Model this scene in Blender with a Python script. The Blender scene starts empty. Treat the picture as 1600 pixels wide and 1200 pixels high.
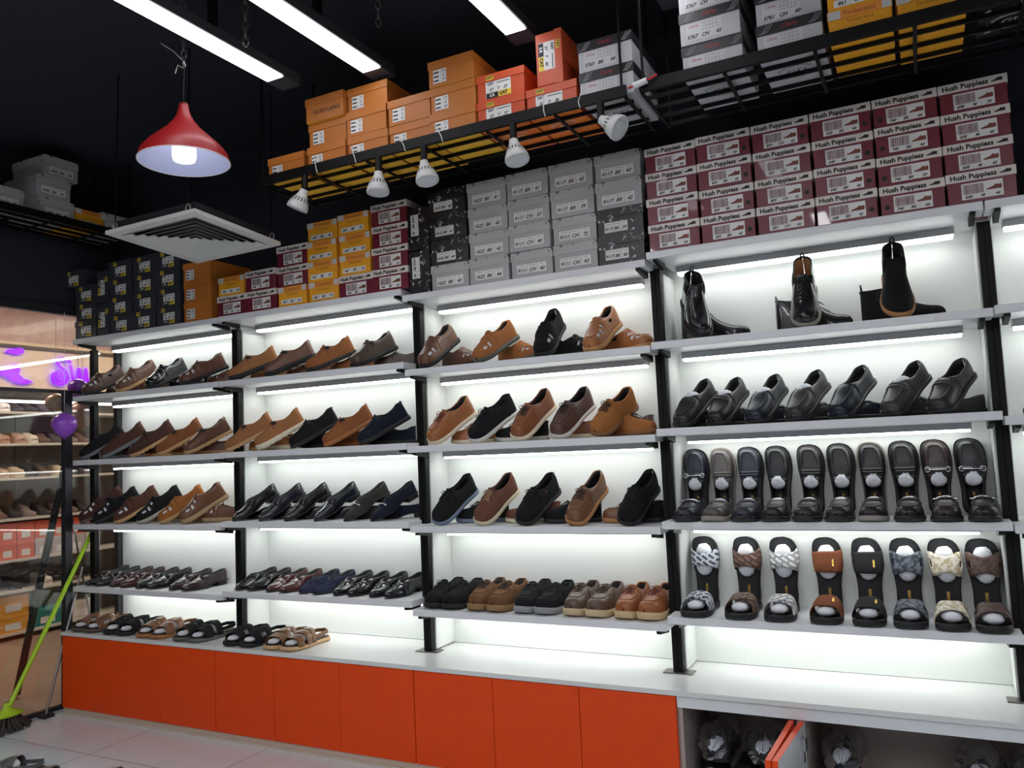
import bpy, bmesh, math, random
from mathutils import Vector, Matrix
random.seed(7)
PI = math.pi
SC = bpy.context.scene
COL = SC.collection

# ------------------------------------------------------------------ camera
cd = bpy.data.cameras.new('camera'); cam = bpy.data.objects.new('camera', cd); COL.objects.link(cam)
cd.sensor_width = 36; cd.lens = 1262.93*36/1600; cd.clip_start = .05
YAW, PIT, ROL = .466, .0802, -.0449
_f = Vector((-math.sin(YAW)*math.cos(PIT), math.cos(YAW)*math.cos(PIT), math.sin(PIT)))
_f = Vector((-.44788, .890495, .080139)); _r = Vector((.890855, .452084, -.044697)); _u = Vector((.076032, -.051373, .995781))
cam.matrix_world = Matrix(((_r.x, _u.x, -_f.x, 4.5524), (_r.y, _u.y, -_f.y, -3.4759), (_r.z, _u.z, -_f.z, 1.3937), (0, 0, 0, 1)))
SC.camera = cam
# ------------------------------------------------------------------ light and exposure
w = bpy.data.worlds.new('world'); SC.world = w; w.use_nodes = True
w.node_tree.nodes['Background'].inputs[0].default_value = (.75, .82, 1, 1)
w.node_tree.nodes['Background'].inputs[1].default_value = .05
SC.view_settings.view_transform = 'Standard'; SC.view_settings.look = 'None'
SC.view_settings.exposure = 0.0; SC.view_settings.gamma = 1; SC.view_settings.use_curve_mapping = False
SC.cycles.use_denoising = True
SC.cycles.max_bounces = 8; SC.cycles.diffuse_bounces = 4; SC.cycles.glossy_bounces = 3
SC.cycles.transparent_max_bounces = 12; SC.cycles.transmission_bounces = 4
SC.cycles.caustics_reflective = False; SC.cycles.caustics_refractive = False
SC.cycles.sample_clamp_indirect = 4
LED = 7.5          # shelf strip lights
TUBE = 7.0        # ceiling batten lights
ROOM = 42.0        # added unseen battens behind the viewer, to light the shelf fronts

# ------------------------------------------------------------------ materials
def lin(c):
    return tuple((x/12.92 if x <= .04045 else ((x+.055)/1.055)**2.4) for x in [v/255 for v in c]) + (1,)
MC = {}
def mat(c, rough=.5, metal=0, bump=0, scale=60, coat=0, var=0, spec=.5, sheen=0):
    key = (tuple(c), rough, metal, bump, scale, coat, var, spec, sheen)
    if key in MC: return MC[key]
    m = bpy.data.materials.new('surface'); m.use_nodes = True
    nt = m.node_tree; b = nt.nodes['Principled BSDF']
    b.inputs['Base Color'].default_value = lin(c); b.inputs['Roughness'].default_value = rough
    b.inputs['Metallic'].default_value = metal; b.inputs['Coat Weight'].default_value = coat
    b.inputs['Specular IOR Level'].default_value = spec; b.inputs['Sheen Weight'].default_value = sheen
    tc = nt.nodes.new('ShaderNodeTexCoord')
    if bump:
        n = nt.nodes.new('ShaderNodeTexNoise'); n.inputs['Scale'].default_value = scale; n.inputs['Detail'].default_value = 4
        bp = nt.nodes.new('ShaderNodeBump'); bp.inputs['Strength'].default_value = bump; bp.inputs['Distance'].default_value = .002
        nt.links.new(tc.outputs['Object'], n.inputs['Vector']); nt.links.new(n.outputs['Fac'], bp.inputs['Height'])
        nt.links.new(bp.outputs['Normal'], b.inputs['Normal'])
    if var:
        n = nt.nodes.new('ShaderNodeTexNoise'); n.inputs['Scale'].default_value = 14; n.inputs['Detail'].default_value = 5
        mx = nt.nodes.new('ShaderNodeMix'); mx.data_type = 'RGBA'
        mx.inputs['A'].default_value = lin([max(0, v*(1-var)) for v in c]); mx.inputs['B'].default_value = lin([min(255, v*(1+var)) for v in c])
        nt.links.new(tc.outputs['Object'], n.inputs['Vector']); nt.links.new(n.outputs['Fac'], mx.inputs['Factor'])
        nt.links.new(mx.outputs['Result'], b.inputs['Base Color'])
    MC[key] = m; return m
def glow(c, s):
    key = ('glow', tuple(c), s)
    if key in MC: return MC[key]
    m = bpy.data.materials.new('glow'); m.use_nodes = True; nt = m.node_tree
    b = nt.nodes['Principled BSDF']; b.inputs['Base Color'].default_value = lin(c)
    b.inputs['Emission Color'].default_value = lin(c); b.inputs['Emission Strength'].default_value = s
    MC[key] = m; return m
def speckle(base, spot, lo=.56, scale=38, rough=.35, stretch=(1, 1, 1)):
    key = ('sp', base, spot, lo, scale, rough)
    if key in MC: return MC[key]
    m = bpy.data.materials.new('speckled_board'); m.use_nodes = True; nt = m.node_tree; b = nt.nodes['Principled BSDF']
    b.inputs['Roughness'].default_value = rough
    tc = nt.nodes.new('ShaderNodeTexCoord'); mp = nt.nodes.new('ShaderNodeMapping'); mp.inputs['Scale'].default_value = stretch
    n = nt.nodes.new('ShaderNodeTexNoise'); n.inputs['Scale'].default_value = scale; n.inputs['Detail'].default_value = 6; n.inputs['Roughness'].default_value = .7
    r = nt.nodes.new('ShaderNodeValToRGB'); r.color_ramp.elements[0].position = lo; r.color_ramp.elements[1].position = lo+.03
    r.color_ramp.elements[0].color = lin(base); r.color_ramp.elements[1].color = lin(spot)
    nt.links.new(tc.outputs['Object'], mp.inputs['Vector']); nt.links.new(mp.outputs['Vector'], n.inputs['Vector'])
    nt.links.new(n.outputs['Fac'], r.inputs['Fac']); nt.links.new(r.outputs['Color'], b.inputs['Base Color'])
    MC[key] = m; return m
def bricky(c1, c2, mortar, scale, bw, rh, rough, coord='Object', rot=0, msize=.02, noise=0, offset=.5):
    m = bpy.data.materials.new('patterned'); m.use_nodes = True; nt = m.node_tree; b = nt.nodes['Principled BSDF']
    b.inputs['Roughness'].default_value = rough
    tc = nt.nodes.new('ShaderNodeTexCoord'); mp = nt.nodes.new('ShaderNodeMapping'); mp.inputs['Rotation'].default_value = (0, 0, rot)
    br = nt.nodes.new('ShaderNodeTexBrick'); br.inputs['Scale'].default_value = scale; br.inputs['Brick Width'].default_value = bw
    br.inputs['Row Height'].default_value = rh; br.inputs['Mortar Size'].default_value = msize; br.offset = offset
    br.inputs['Color1'].default_value = lin(c1); br.inputs['Color2'].default_value = lin(c2); br.inputs['Mortar'].default_value = lin(mortar)
    nt.links.new(tc.outputs[coord], mp.inputs['Vector']); nt.links.new(mp.outputs['Vector'], br.inputs['Vector'])
    src = br.outputs['Color']
    if noise:
        n = nt.nodes.new('ShaderNodeTexNoise'); n.inputs['Scale'].default_value = 2.2; n.inputs['Detail'].default_value = 7; n.inputs['Distortion'].default_value = 1.5
        mx = nt.nodes.new('ShaderNodeMix'); mx.data_type = 'RGBA'; mx.blend_type = 'MULTIPLY'; mx.inputs['Factor'].default_value = noise
        nt.links.new(mp.outputs['Vector'], n.inputs['Vector']); nt.links.new(src, mx.inputs['A']); nt.links.new(n.outputs['Color'], mx.inputs['B']); src = mx.outputs['Result']
        r = nt.nodes.new('ShaderNodeValToRGB'); r.color_ramp.elements[0].position = .3; r.color_ramp.elements[0].color = (.86, .85, .86, 1); r.color_ramp.elements[1].position = .62
        nt.links.new(n.outputs['Fac'], r.inputs['Fac']); nt.links.new(r.outputs['Color'], mx.inputs['B'])
    nt.links.new(src, b.inputs['Base Color'])
    return m
def glassy(tint, gloss=.08, rough=.02):
    m = bpy.data.materials.new('clear_film'); m.use_nodes = True; nt = m.node_tree
    nt.nodes.remove(nt.nodes['Principled BSDF']); out = nt.nodes['Material Output']
    t = nt.nodes.new('ShaderNodeBsdfTransparent'); t.inputs[0].default_value = tint
    g = nt.nodes.new('ShaderNodeBsdfGlossy'); g.inputs['Roughness'].default_value = rough
    fr = nt.nodes.new('ShaderNodeFresnel'); fr.inputs[0].default_value = 1.45
    mth = nt.nodes.new('ShaderNodeMath'); mth.operation = 'MULTIPLY_ADD'; mth.inputs[1].default_value = .8; mth.inputs[2].default_value = gloss
    x = nt.nodes.new('ShaderNodeMixShader'); nt.links.new(fr.outputs[0], mth.inputs[0]); nt.links.new(mth.outputs[0], x.inputs[0])
    nt.links.new(t.outputs[0], x.inputs[1]); nt.links.new(g.outputs[0], x.inputs[2]); nt.links.new(x.outputs[0], out.inputs['Surface'])
    return m

BLACKM = mat((9, 9, 10), .5, spec=.25)
BLACKW = mat((34, 36, 46), .85, bump=.2, scale=8)
WHITEB = mat((232, 233, 236), .35)
PANEL = mat((238, 241, 238), .5)
PAPER = mat((236, 238, 245), .75, bump=.9, scale=70)
CREAM = mat((226, 220, 208), .45)
LINK = mat((28, 26, 30), .6)
LABEL = mat((232, 230, 228), .4)
INK = mat((28, 26, 30), .6)
CHROME = mat((200, 200, 205), .2, 1)
GOLD = mat((212, 172, 92), .25, 1)

# ------------------------------------------------------------------ mesh helpers
class MB:
    def __init__(s): s.v = []; s.f = []; s.m = []; s.mi = 0
    def add(s, vs, fs, M=None):
        n = len(s.v); s.v += [tuple(M @ Vector(p)) if M else tuple(p) for p in vs]
        s.f += [tuple(n+i for i in f) for f in fs]; s.m += [s.mi]*len(fs); return s
    def box(s, x0, x1, y0, y1, z0, z1, M=None):
        return s.add([(x0,y0,z0),(x1,y0,z0),(x1,y1,z0),(x0,y1,z0),(x0,y0,z1),(x1,y0,z1),(x1,y1,z1),(x0,y1,z1)],
            [(0,3,2,1),(4,5,6,7),(0,1,5,4),(1,2,6,5),(2,3,7,6),(3,0,4,7)], M)
    def grid(s, rows, close=False, M=None, flip=False):
        a, b = len(rows), len(rows[0]); vs = [p for r in rows for p in r]; fs = []
        for i in range(a-1):
            for j in range(b if close else b-1):
                k = (j+1) % b; q = (i*b+j, i*b+k, (i+1)*b+k, (i+1)*b+j)
                fs.append(q[::-1] if flip else q)
        return s.add(vs, fs, M)
    def tube(s, pts, r, n=6, closed=False, M=None, rs=None, caps=True):
        P = [Vector(p) for p in pts]; N = len(P); rows = []; up = Vector((.31, .2, .93))
        for i, p in enumerate(P):
            t = (P[(i+1) % N]-P[i-1]) if closed else (P[min(i+1, N-1)]-P[max(i-1, 0)])
            t.normalize(); a = t.cross(up)
            if a.length < 1e-4: a = t.cross(Vector((1, 0, 0)))
            a.normalize(); b = t.cross(a); rr = rs[i] if rs else r
            rows.append([p+a*(rr*math.cos(2*PI*k/n))+b*(rr*math.sin(2*PI*k/n)) for k in range(n)])
        if closed: rows.append(rows[0])
        s.grid(rows, True, M)
        if not closed and caps:
            s.add(rows[0], [tuple(range(n))], M); s.add(rows[-1], [tuple(range(n))[::-1]], M)
        return s
    def lathe(s, prof, n=24, M=None):
        rows = [[(r*math.cos(2*PI*k/n), r*math.sin(2*PI*k/n), z) for k in range(n)] for r, z in prof]
        return s.grid(rows, True, M)
    def blob(s, c, r, n=9, wob=.0, seed=0, M=None):
        rd = random.Random(seed); rows = []
        for i in range(n+1):
            th = PI*i/n; row = []
            for k in range(n+3):
                ph = 2*PI*k/(n+3); g = 1+wob*(rd.random()-.5) if 0 < i < n else 1
                row.append((c[0]+r[0]*g*math.sin(th)*math.cos(ph), c[1]+r[1]*g*math.sin(th)*math.sin(ph), c[2]+r[2]*g*math.cos(th)))
            rows.append(row)
        return s.grid(rows, True, M)
    def prism(s, pts, z0, z1, M=None):
        n = len(pts); vs = [(x, y, z0) for x, y in pts]+[(x, y, z1) for x, y in pts]
        return s.add(vs, [tuple(range(n))[::-1], tuple(range(n, 2*n))]+[(i, (i+1) % n, n+(i+1) % n, n+i) for i in range(n)], M)
    def data(s, name, mats, smooth=False, weld=False, bevel=0):
        me = bpy.data.meshes.new(name); me.from_pydata(s.v, [], s.f)
        for m in (mats if isinstance(mats, (list, tuple)) else [mats]): me.materials.append(m)
        me.polygons.foreach_set('material_index', s.m)
        if weld or bevel:
            bm = bmesh.new(); bm.from_mesh(me)
            if weld:
                bmesh.ops.remove_doubles(bm, verts=bm.verts, dist=2e-5)
                bmesh.ops.recalc_face_normals(bm, faces=bm.faces)
            if bevel: bmesh.ops.bevel(bm, geom=bm.edges, offset=bevel, segments=1, affect='EDGES')
            bm.to_mesh(me); bm.free()
        if smooth: me.polygons.foreach_set('use_smooth', [True]*len(me.polygons))
        me.update(); return me
def link(name, me, parent=None):
    o = bpy.data.objects.new(name, me); COL.objects.link(o)
    if parent: o.parent = parent
    return o
def part(name, mb, mats, parent=None, smooth=False, weld=False, bevel=0):
    return link(name, mb.data(name, mats, smooth, weld, bevel), parent)
def tag(o, label, cat, group=None):
    o['label'] = label; o['category'] = cat
    if group: o['group'] = group
    return o
def thing(name, label, cat, M=None, group=None):
    o = bpy.data.objects.new(name, None); COL.objects.link(o); o.empty_display_size = .05
    if M is not None: o.matrix_world = M
    return tag(o, label, cat, group)
def struct(name, mb, m, **k):
    o = part(name, mb, m, **k); o['kind'] = 'structure'; return o
def copy_tree(o, parent=None):
    c = o.copy(); COL.objects.link(c)
    if parent is not None: c.parent = parent
    for ch in o.children: copy_tree(ch, c)
    return c
T = Matrix.Translation
def RX(a): return Matrix.Rotation(a, 4, 'X')
def RY(a): return Matrix.Rotation(a, 4, 'Y')
def RZ(a): return Matrix.Rotation(a, 4, 'Z')

TXT = {}
def text(s, size, shear=0, align='CENTER', bold=0):
    key = (s, size, shear, align, bold)
    if key in TXT: return TXT[key]
    cu = bpy.data.curves.new('lettering', 'FONT'); cu.body = s; cu.size = size; cu.shear = shear
    cu.align_x = align; cu.align_y = 'CENTER'; cu.resolution_u = 2; cu.offset = bold
    o = bpy.data.objects.new('lettering', cu); COL.objects.link(o)
    dg = bpy.context.evaluated_depsgraph_get(); dg.update()
    me = o.evaluated_get(dg).to_mesh()
    r = ([tuple(v.co) for v in me.vertices], [tuple(p.vertices) for p in me.polygons])
    o.evaluated_get(dg).to_mesh_clear(); bpy.data.objects.remove(o); bpy.data.curves.remove(cu)
    TXT[key] = r; return r
FRONT = RX(PI/2)     # text plane -> standing, facing -y
def put_text(mb, s, size, x, y, z, **k):
    vs, fs = text(s, size, **k); return mb.add(vs, fs, T((x, y, z)) @ FRONT)
ORD = ['first', 'second', 'third', 'fourth', 'fifth', 'sixth', 'seventh', 'eighth', 'ninth', 'tenth']

# ------------------------------------------------------------------ room shell
CEIL = 3.25; CT = .4616
FLOORM = bricky((226, 240, 244), (220, 233, 238), (170, 168, 168), 1, .8, .8, .07, msize=.003, noise=.55, offset=0)
struct('floor', MB().box(-.06, 8, -6.2, .06, -.1, 0), FLOORM)
struct('floor.001', MB().box(-5, -.062, -6.2, 3, -.1, 0), bricky((176, 150, 130), (160, 134, 116), (150, 122, 104), 1, 1.2, .6, .35, msize=.004, noise=.8))
struct('ceiling', MB().box(-.1, 8, -6.2, .12, CEIL, CEIL+.1), BLACKW)
struct('wall_back', MB().box(-.1, 8, .04, .12, 0, CEIL), BLACKW)
struct('wall_right', MB().box(7.9, 8, -6.2, .04, 0, CEIL), mat((120, 112, 108), .7))
struct('wall_front', MB().box(-.06, 7.9, -6.2, -6.1, 0, CEIL), mat((120, 112, 108), .7))
struct('wall_left', MB().box(-.12, -.06, -6.1, .04, 2.38, CEIL), BLACKW)
wn = MB()
wf = MB()
for y, zz in ((-.32, 1.85), (-1.75, 2.38), (-3.1, 2.38)): wf.box(-.085, -.045, y-.022, y+.022, 0, zz)
wf.box(-.080, -.050, -1.73, .02, 1.85, 1.87)
wf.box(-.085, -.045, -6.1, .02, 2.33, 2.38); wf.box(-.085, -.045, -6.1, .02, 0, .02)
win = struct('window_1', wf, mat((58, 58, 64), .35, .5))
wn.box(-.07, -.06, -6.1, .02, .02, 2.33)
part('glass_pane', wn, glassy((.93, .95, .95, 1), .03, .01), win)

# ------------------------------------------------------------------ wall display: linings, posts, shelves
W = 1.2
BAY = ['bay beside the glass', 'second bay from glass', 'third bay from glass', 'bay with the boots', 'bay at the right edge']
ROWZ = {0: [1.797, 1.412, 1.033, .667], 1: [1.796, 1.414, 1.048, .686], 2: [1.757, 1.397, 1.029, .65],
        3: [1.768, 1.418, 1.049, .68], 4: [1.775, 1.40, 1.04, .66]}
TOPZ = [2.145, 2.147, 2.112, 2.138, 2.1375]
TH = .03
for i in range(5):
    x0, x1 = i*W, (i+1)*W
    t = thing('bay_lining', 'glowing white lining behind the shelves, '+BAY[i], 'panel', T((x0, 0, CT)), 'white bay linings')
    part('back_panel', MB().box(.0, W-.001, .0, .02, .001, 1.74), PANEL, t)
    if i: part('side_panel', MB().box(.0185, .026, -.165, -.001, .006, 1.64), PANEL, t)
    part('side_panel', MB().box(W-.026, W-.0185, -.165, -.001, .006, 1.64), PANEL, t)
for i in range(6):
    x = i*W
    t = thing('shelf_post', ['slotted black post at the glass end of the display', 'slotted black post between the first and second bays', 'slotted black post between the second and third bays',
        'slotted black post between brown lace-ups and the boot bay', 'slotted black post right of the boot bay', 'slotted black post past the right edge'][i], 'post', T((x, -.2, CT)), 'black slotted shelf posts')
    b = MB(); b.box(-.021, -.0015, 0, .03, .004, 1.66); b.box(.0015, .021, 0, .03, .004, 1.66); b.box(-.0015, .0015, .006, .03, .004, 1.66)
    part('upright', b, BLACKM, t)
    b = MB(); b.box(-.06, .06, -.018, .045, .0008, .004); part('base_plate', b, mat((120, 116, 112), .35, .8), t)
    if i == 0: part('back_upright', MB().box(-.021, .016, .165, .198, .001, 1.66), mat((46, 46, 48), .4), t)
GREYH = mat((168, 168, 170), .5)
def shelf(i, z, label, name):
    x0 = i*W+(.0275 if i else .0275); x1 = (i+1)*W-.0275
    t = thing(name, label, 'shelf', T((x0, -.32, z)), 'white display shelves')
    L = x1-x0; o0 = 0
    e = .026 if i else .038
    b_ = MB().prism([(-e, 0), (L+.024, 0), (L+.024, .112), (L, .112), (L, .316), (0, .316), (0, .112), (-e, .112)], 0, TH); part('board', b_, WHITEB, t, bevel=.002)
    for xa in (.001, L-.019):
        bb = MB(); bb.add([(xa, .118, -.028), (xa+.018, .118, -.028), (xa+.018, .118, -.001), (xa, .118, -.001), (xa, .004, -.012), (xa+.018, .004, -.012), (xa+.018, .004, -.001), (xa, .004, -.001)],
            [(0,1,2,3), (4,7,6,5), (0,4,5,1), (1,5,6,2), (2,6,7,3), (3,7,4,0)])
        part('bracket', bb, BLACKM, t)
    h = part('light_housing', MB().box(.04, L-.06, .205, .262, -.026, -.001), GREYH, t)
    part('light_strip', MB().box(.045, L-.065, .212, .254, -.036, -.0261), glow((250, 253, 250), LED), h)
for i in range(5):
    shelf(i, TOPZ[i], 'thick white top shelf carrying stacked shoe boxes, '+BAY[i], 'top_shelf')
    for k in range(4):
        shelf(i, ROWZ[i][k], ORD[k]+' white lit shelf below the box shelf, '+BAY[i], 'display_shelf')

# ------------------------------------------------------------------ counter and cabinets
ORANGE = mat((236, 74, 8), .4, var=.03, spec=.3)
t = part('countertop', MB().box(.045, 6.0, -.434, -.0, CT-.02, CT), mat((226, 228, 226), .25), bevel=.002)
tag(t, 'long white countertop running under all the shelf posts', 'countertop')
CARC = mat((196, 186, 180), .6)
edges = [.05, .452, .855, 1.258, 1.652, 2.054, 2.467, 2.863, 3.254, 3.65]
for c in range(3):
    x0, x1 = edges[3*c]+.001, edges[3*c+3]-.001
    t = thing('base_cabinet', ['orange base cabinet at the glass end under the strappy sandals', 'middle orange base cabinet with three plain doors', 'orange base cabinet beside the open compartments'][c], 'cabinet', T((x0, -.41, 0)), 'orange base cabinets')
    L = x1-x0
    b = MB(); b.box(0, .016, 0, .40, .045, .44); b.box(L-.016, L, 0, .40, .045, .44); b.box(.016, L-.016, .385, .40, .045, .44); b.box(.016, L-.016, 0, .385, .045, .06); b.box(.016, L-.016, .0, .385, .424, .44)
    part('carcass', b, CARC, t)
    for k in range(3):
        a0, a1 = edges[3*c+k]-x0, edges[3*c+k+1]-x0
        part('door', MB().box(max(a0, 0)+.0012, min(a1, L)-.0012, -.018, -.001, .04, .438), ORANGE, t, bevel=.0012)
t = thing('open_cabinet', 'open compartments at lower right holding plastic wrapped shoes', 'cabinet', T((3.651, -.41, 0)))
INT = mat((178, 166, 160), .6)
L = 2.0
b = MB()
for xa in (0, .425, L-.016): b.box(xa, xa+(.03 if xa == .425 else .016), 0, .40, .045, .44)
b.box(.016, L-.016, .385, .40, .045, .44); b.box(.016, L-.016, 0, .385, .045, .06); b.box(.016, L-.016, 0, .385, .425, .44)
part('carcass', b, INT, t)
part('top_rail', MB().box(0, L, -.012, -.001, .398, .4405), WHITEB, t)
for s, xa in ((-1, .412), (1, .447)):
    M = T((xa, -.014, 0)) @ RZ(-.04 if s < 0 else -.075)
    d = part('door', MB().box(-.009 if s < 0 else -.009, .009, -.40, -.005, .04, .396), [ORANGE], t); d.matrix_local = M
    b = MB(); b.box(s*.0092-.0002, s*.0092+.0002, -.398, -.006, .042, .394); part('inner_face', b, WHITEB, d)
    b = MB(); b.box(min(s*.01, s*.024), max(s*.01, s*.024), -.08, -.05, .32, .36); b.box(min(s*.01, s*.016), max(s*.01, s*.016), -.074, -.056, .28, .32); part('hinge', b, CHROME, d)
b = MB(); b.box(.047, 5.8, -.416, -.4105, 0, .04); b.box(.047, 5.8, -.424, -.416, 0, .012)
o = struct('baseboard_front', b, speckle((206, 190, 172), (120, 88, 58), .66, 22, .6, (1, 3, 3)))

# ------------------------------------------------------------------ footwear
def curve(xs, ys):
    n = len(xs); d = [(ys[i+1]-ys[i])/(xs[i+1]-xs[i]) for i in range(n-1)]
    m = [d[0]]+[0 if d[i-1]*d[i] <= 0 else 2*d[i-1]*d[i]/(d[i-1]+d[i]) for i in range(1, n-1)]+[d[-1]]
    def f(x):
        x = min(max(x, xs[0]), xs[-1]); i = 0
        while i < n-2 and x > xs[i+1]: i += 1
        h = xs[i+1]-xs[i]; t = (x-xs[i])/h
        return (2*t**3-3*t*t+1)*ys[i]+(t**3-2*t*t+t)*h*m[i]+(-2*t**3+3*t*t)*ys[i+1]+(t**3-t*t)*h*m[i+1]
    return f
SN = [0, .012, .045, .11, .21, .33, .45, .58, .70, .82, .92, .97, .99, 1]
LAST = {
 'round': curve(SN, [.003, .020, .0345, .0440, .0485, .0485, .044, .0385, .0355, .0355, .034, .027, .018, .003]),
 'mid':   curve(SN, [.003, .013, .0235, .034, .0425, .0455, .042, .036, .0335, .034, .0325, .026, .017, .003]),
 'point': curve(SN, [.003, .010, .0175, .0265, .0365, .0425, .040, .034, .0315, .0325, .0315, .025, .016, .003]),
 'wide':  curve(SN, [.004, .021, .036, .0455, .0505, .0505, .046, .0405, .038, .0385, .037, .030, .020, .004]),
}
HS = [0, .02, .08, .18, .30, .40, .46, .55, .68, .82, .94, 1]
TOP = {
 'sneaker': curve(HS, [.011, .027, .043, .051, .062, .073, .078, .069, .059, .064, .078, .076]),
 'slip':    curve(HS, [.011, .026, .040, .048, .058, .070, .074, .064, .054, .060, .074, .072]),
 'dress':   curve(HS, [.007, .016, .026, .034, .043, .056, .060, .050, .041, .046, .056, .058]),
 'loafer':  curve(HS, [.009, .022, .035, .042, .049, .060, .063, .054, .046, .050, .060, .062]),
 'boot':    curve([0, .02, .08, .18, .30, .42, .50, .56, .62, .75, .9, 1], [.010, .023, .036, .044, .056, .074, .092, .112, .124, .122, .120, .124]),
 'chukka':  curve([0, .02, .08, .18, .30, .42, .52, .58, .66, .78, .92, 1], [.010, .024, .038, .047, .064, .088, .110, .118, .116, .116, .124, .130]),
}
class Last:
    def __init__(s, L, last, top, throat=.45, rim=.027, thick=.02, heel=0, spring=.009, sole_w=.004, wf=1, hf=1, lug=0, topopen=False):
        s.L, s.w0, s.h0, s.throat, s.rim, s.thick, s.heel, s.spring, s.sw, s.wf, s.hf, s.lug = L, LAST[last], TOP[top], throat, rim, thick, heel, spring, sole_w, wf, hf, lug
        e = min(throat+.16, .9)
        s.a0 = curve([throat, throat+.02, e, .80, .92, .975, 1], [.009, rim*.55, rim, rim*.95, rim*.72, rim*.4, .001])
    def w(s, t): return s.w0(t)*s.wf
    def c(s, t): return .010*max(0, 1-t/.42)**2*(1 if t < .42 else 0)
    def a(s, t): return 0 if t < s.throat else min(s.a0(t), s.w(t)*.82)
    def zb(s, t):        # underside of the sole
        z = s.spring*max(0, 1-t/.26)**2
        if s.heel: q = min(max((t-.36)/.34, 0), 1); z += s.heel*q*q*(3-2*q)
        return z
    def zt(s, t): return s.zb(t)+s.thick
    def h(s, t): return s.h0(t)*s.hf
    def surf(s, t, q, side, off=0):   # q 0 at the sole .. 1 at the crest or the rim
        w, a = s.w(t), s.a(t); ca, sa = max(math.cos(q*PI/2), 0), math.sin(q*PI/2)
        x = a+(w-a)*ca**.62+off*ca; z = s.zt(t)-.003+(s.h(t)+.003)*sa**.95+off*sa
        return (side*x+s.c(t), s.L*t, z)
N = 30; KQ = 9
ST = [.5-.5*math.cos(PI*(i/N)**.9) for i in range(N+1)]
def upper_parts(p, upper, lining, root, holes=(), collar=True, paper_in=False, name='upper'):
    sts = sorted(set(ST+[p.throat-.0015, p.throat])); b = MB(); rows = []
    for t in sts:
        rows.append([p.surf(t, j/KQ, -1) for j in range(KQ+1)]+[p.surf(t, j/KQ, 1) for j in range(KQ, -1, -1)])
    nj = 2*KQ+2; vs = [q for r in rows for q in r]; fs = []
    for i in range(len(sts)-1):
        tm = (sts[i]+sts[i+1])/2
        for j in range(nj-1):
            if j == KQ: continue
            side = -1 if j < KQ else 1; q = (j+.5)/KQ if j < KQ else (2*KQ+1-j-.5)/KQ
            if any(h[3] == side and ((tm-h[0])/h[1])**2+((q-h[2])/h[4])**2 < 1 for h in holes): continue
            fs.append((i*nj+j, i*nj+j+1, (i+1)*nj+j+1, (i+1)*nj+j))
    b.add(vs, fs); u = part(name, b, upper, root, smooth=True, weld=True)
    b = MB(); rows = []
    for t in [x for x in sts if x >= p.throat-.002]:
        a = p.a(t); w = p.w(t); z0 = p.zt(t); H = p.h(t); c = p.c(t); y = p.L*t
        ai = max(a-.0035, 0)
        k = 0 if t < p.throat else 1
        L_ = [(-a, z0+H), (-ai, z0+H-.001*k), (-(ai*.5+w*.42)*k, z0+H*(.5 if k else 1)), (-w*.75*k, z0+(.012 if k else H)), (0, z0+(.009 if k else H))]
        rows.append([(x+c, y, z) for x, z in L_]+[(-x+c, y, z) for x, z in L_[-2::-1]])
    b.grid(rows); part('lining', b, lining, root, smooth=True)
    if collar:
        pts = [p.surf(t, 1, -1, .0005) for t in sts if t >= p.throat]+[p.surf(t, 1, 1, .0005) for t in reversed(sts) if t >= p.throat]
        part('collar', MB().tube(pts, .0042, 6, True), upper, root, smooth=True)
    if holes or paper_in:
        b = MB(); rows = []
        for t in [x for x in sts if .07 < x < (p.throat-.002 if not paper_in else p.throat-.01)]:
            r_ = [p.surf(t, j/KQ, -1, -.004) for j in range(KQ+1)]+[p.surf(t, j/KQ, 1, -.004) for j in range(KQ, -1, -1)]
            rows.append(r_)
        b.grid(rows); part('paper_stuffing', b, PAPER, root, smooth=True)
    return u
def sole_parts(p, m, root, heel_m=None, welt=None):
    ring = [(t, -1) for t in ST]+[(t, 1) for t in ST[-2:0:-1]]; rows = []
    for lv, (k, e) in enumerate(((0, .90), (.12, 1.0), (.55, 1.03), (1, 1.0))):
        r = []
        for t, s_ in ring:
            z = p.zb(t)+p.thick*k
            if p.lug and k < .5: z += p.lug*(1 if int(t*22) % 2 else 0)*(1 if k == 0 else .6)
            r.append((s_*(p.w(t)*e+p.sw*(1 if k else .3))+p.c(t), p.L*t+((t-.5)*2*p.sw*(1 if k else .2)), z))
        rows.append(r)
    b = MB(); b.grid(rows, True); n = len(ring)
    for r, fl in ((rows[0], 1), (rows[-1], 0)):
        h_ = len(ST); L_ = r[:h_]; R_ = [r[0]]+r[:h_-1:-1]+[r[h_-1]]
        b.grid([L_, R_], flip=bool(fl))
    o = part('sole', b, m, root, smooth=False, weld=True)
    o.data.polygons.foreach_set('use_smooth', [abs(q.normal.z) < .6 for q in o.data.polygons])
    if p.heel:
        hs = [.74, .80, .88, .95, .985, 1.0]; b = MB(); rw = []
        for k, e in ((0, .94), (1, .99)):
            rw.append([(s_*p.w(t)*e+0, p.L*t, (p.zb(t)+.001)*k) for t, s_ in [(t, -1) for t in hs]+[(t, 1) for t in hs[::-1]]])
        b.grid(rw, True); n = len(rw[0]); b.add(rw[0], [tuple(range(n))]); b.add(rw[1], [tuple(range(n))[::-1]])
        part('heel', b, heel_m or m, root)
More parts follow.
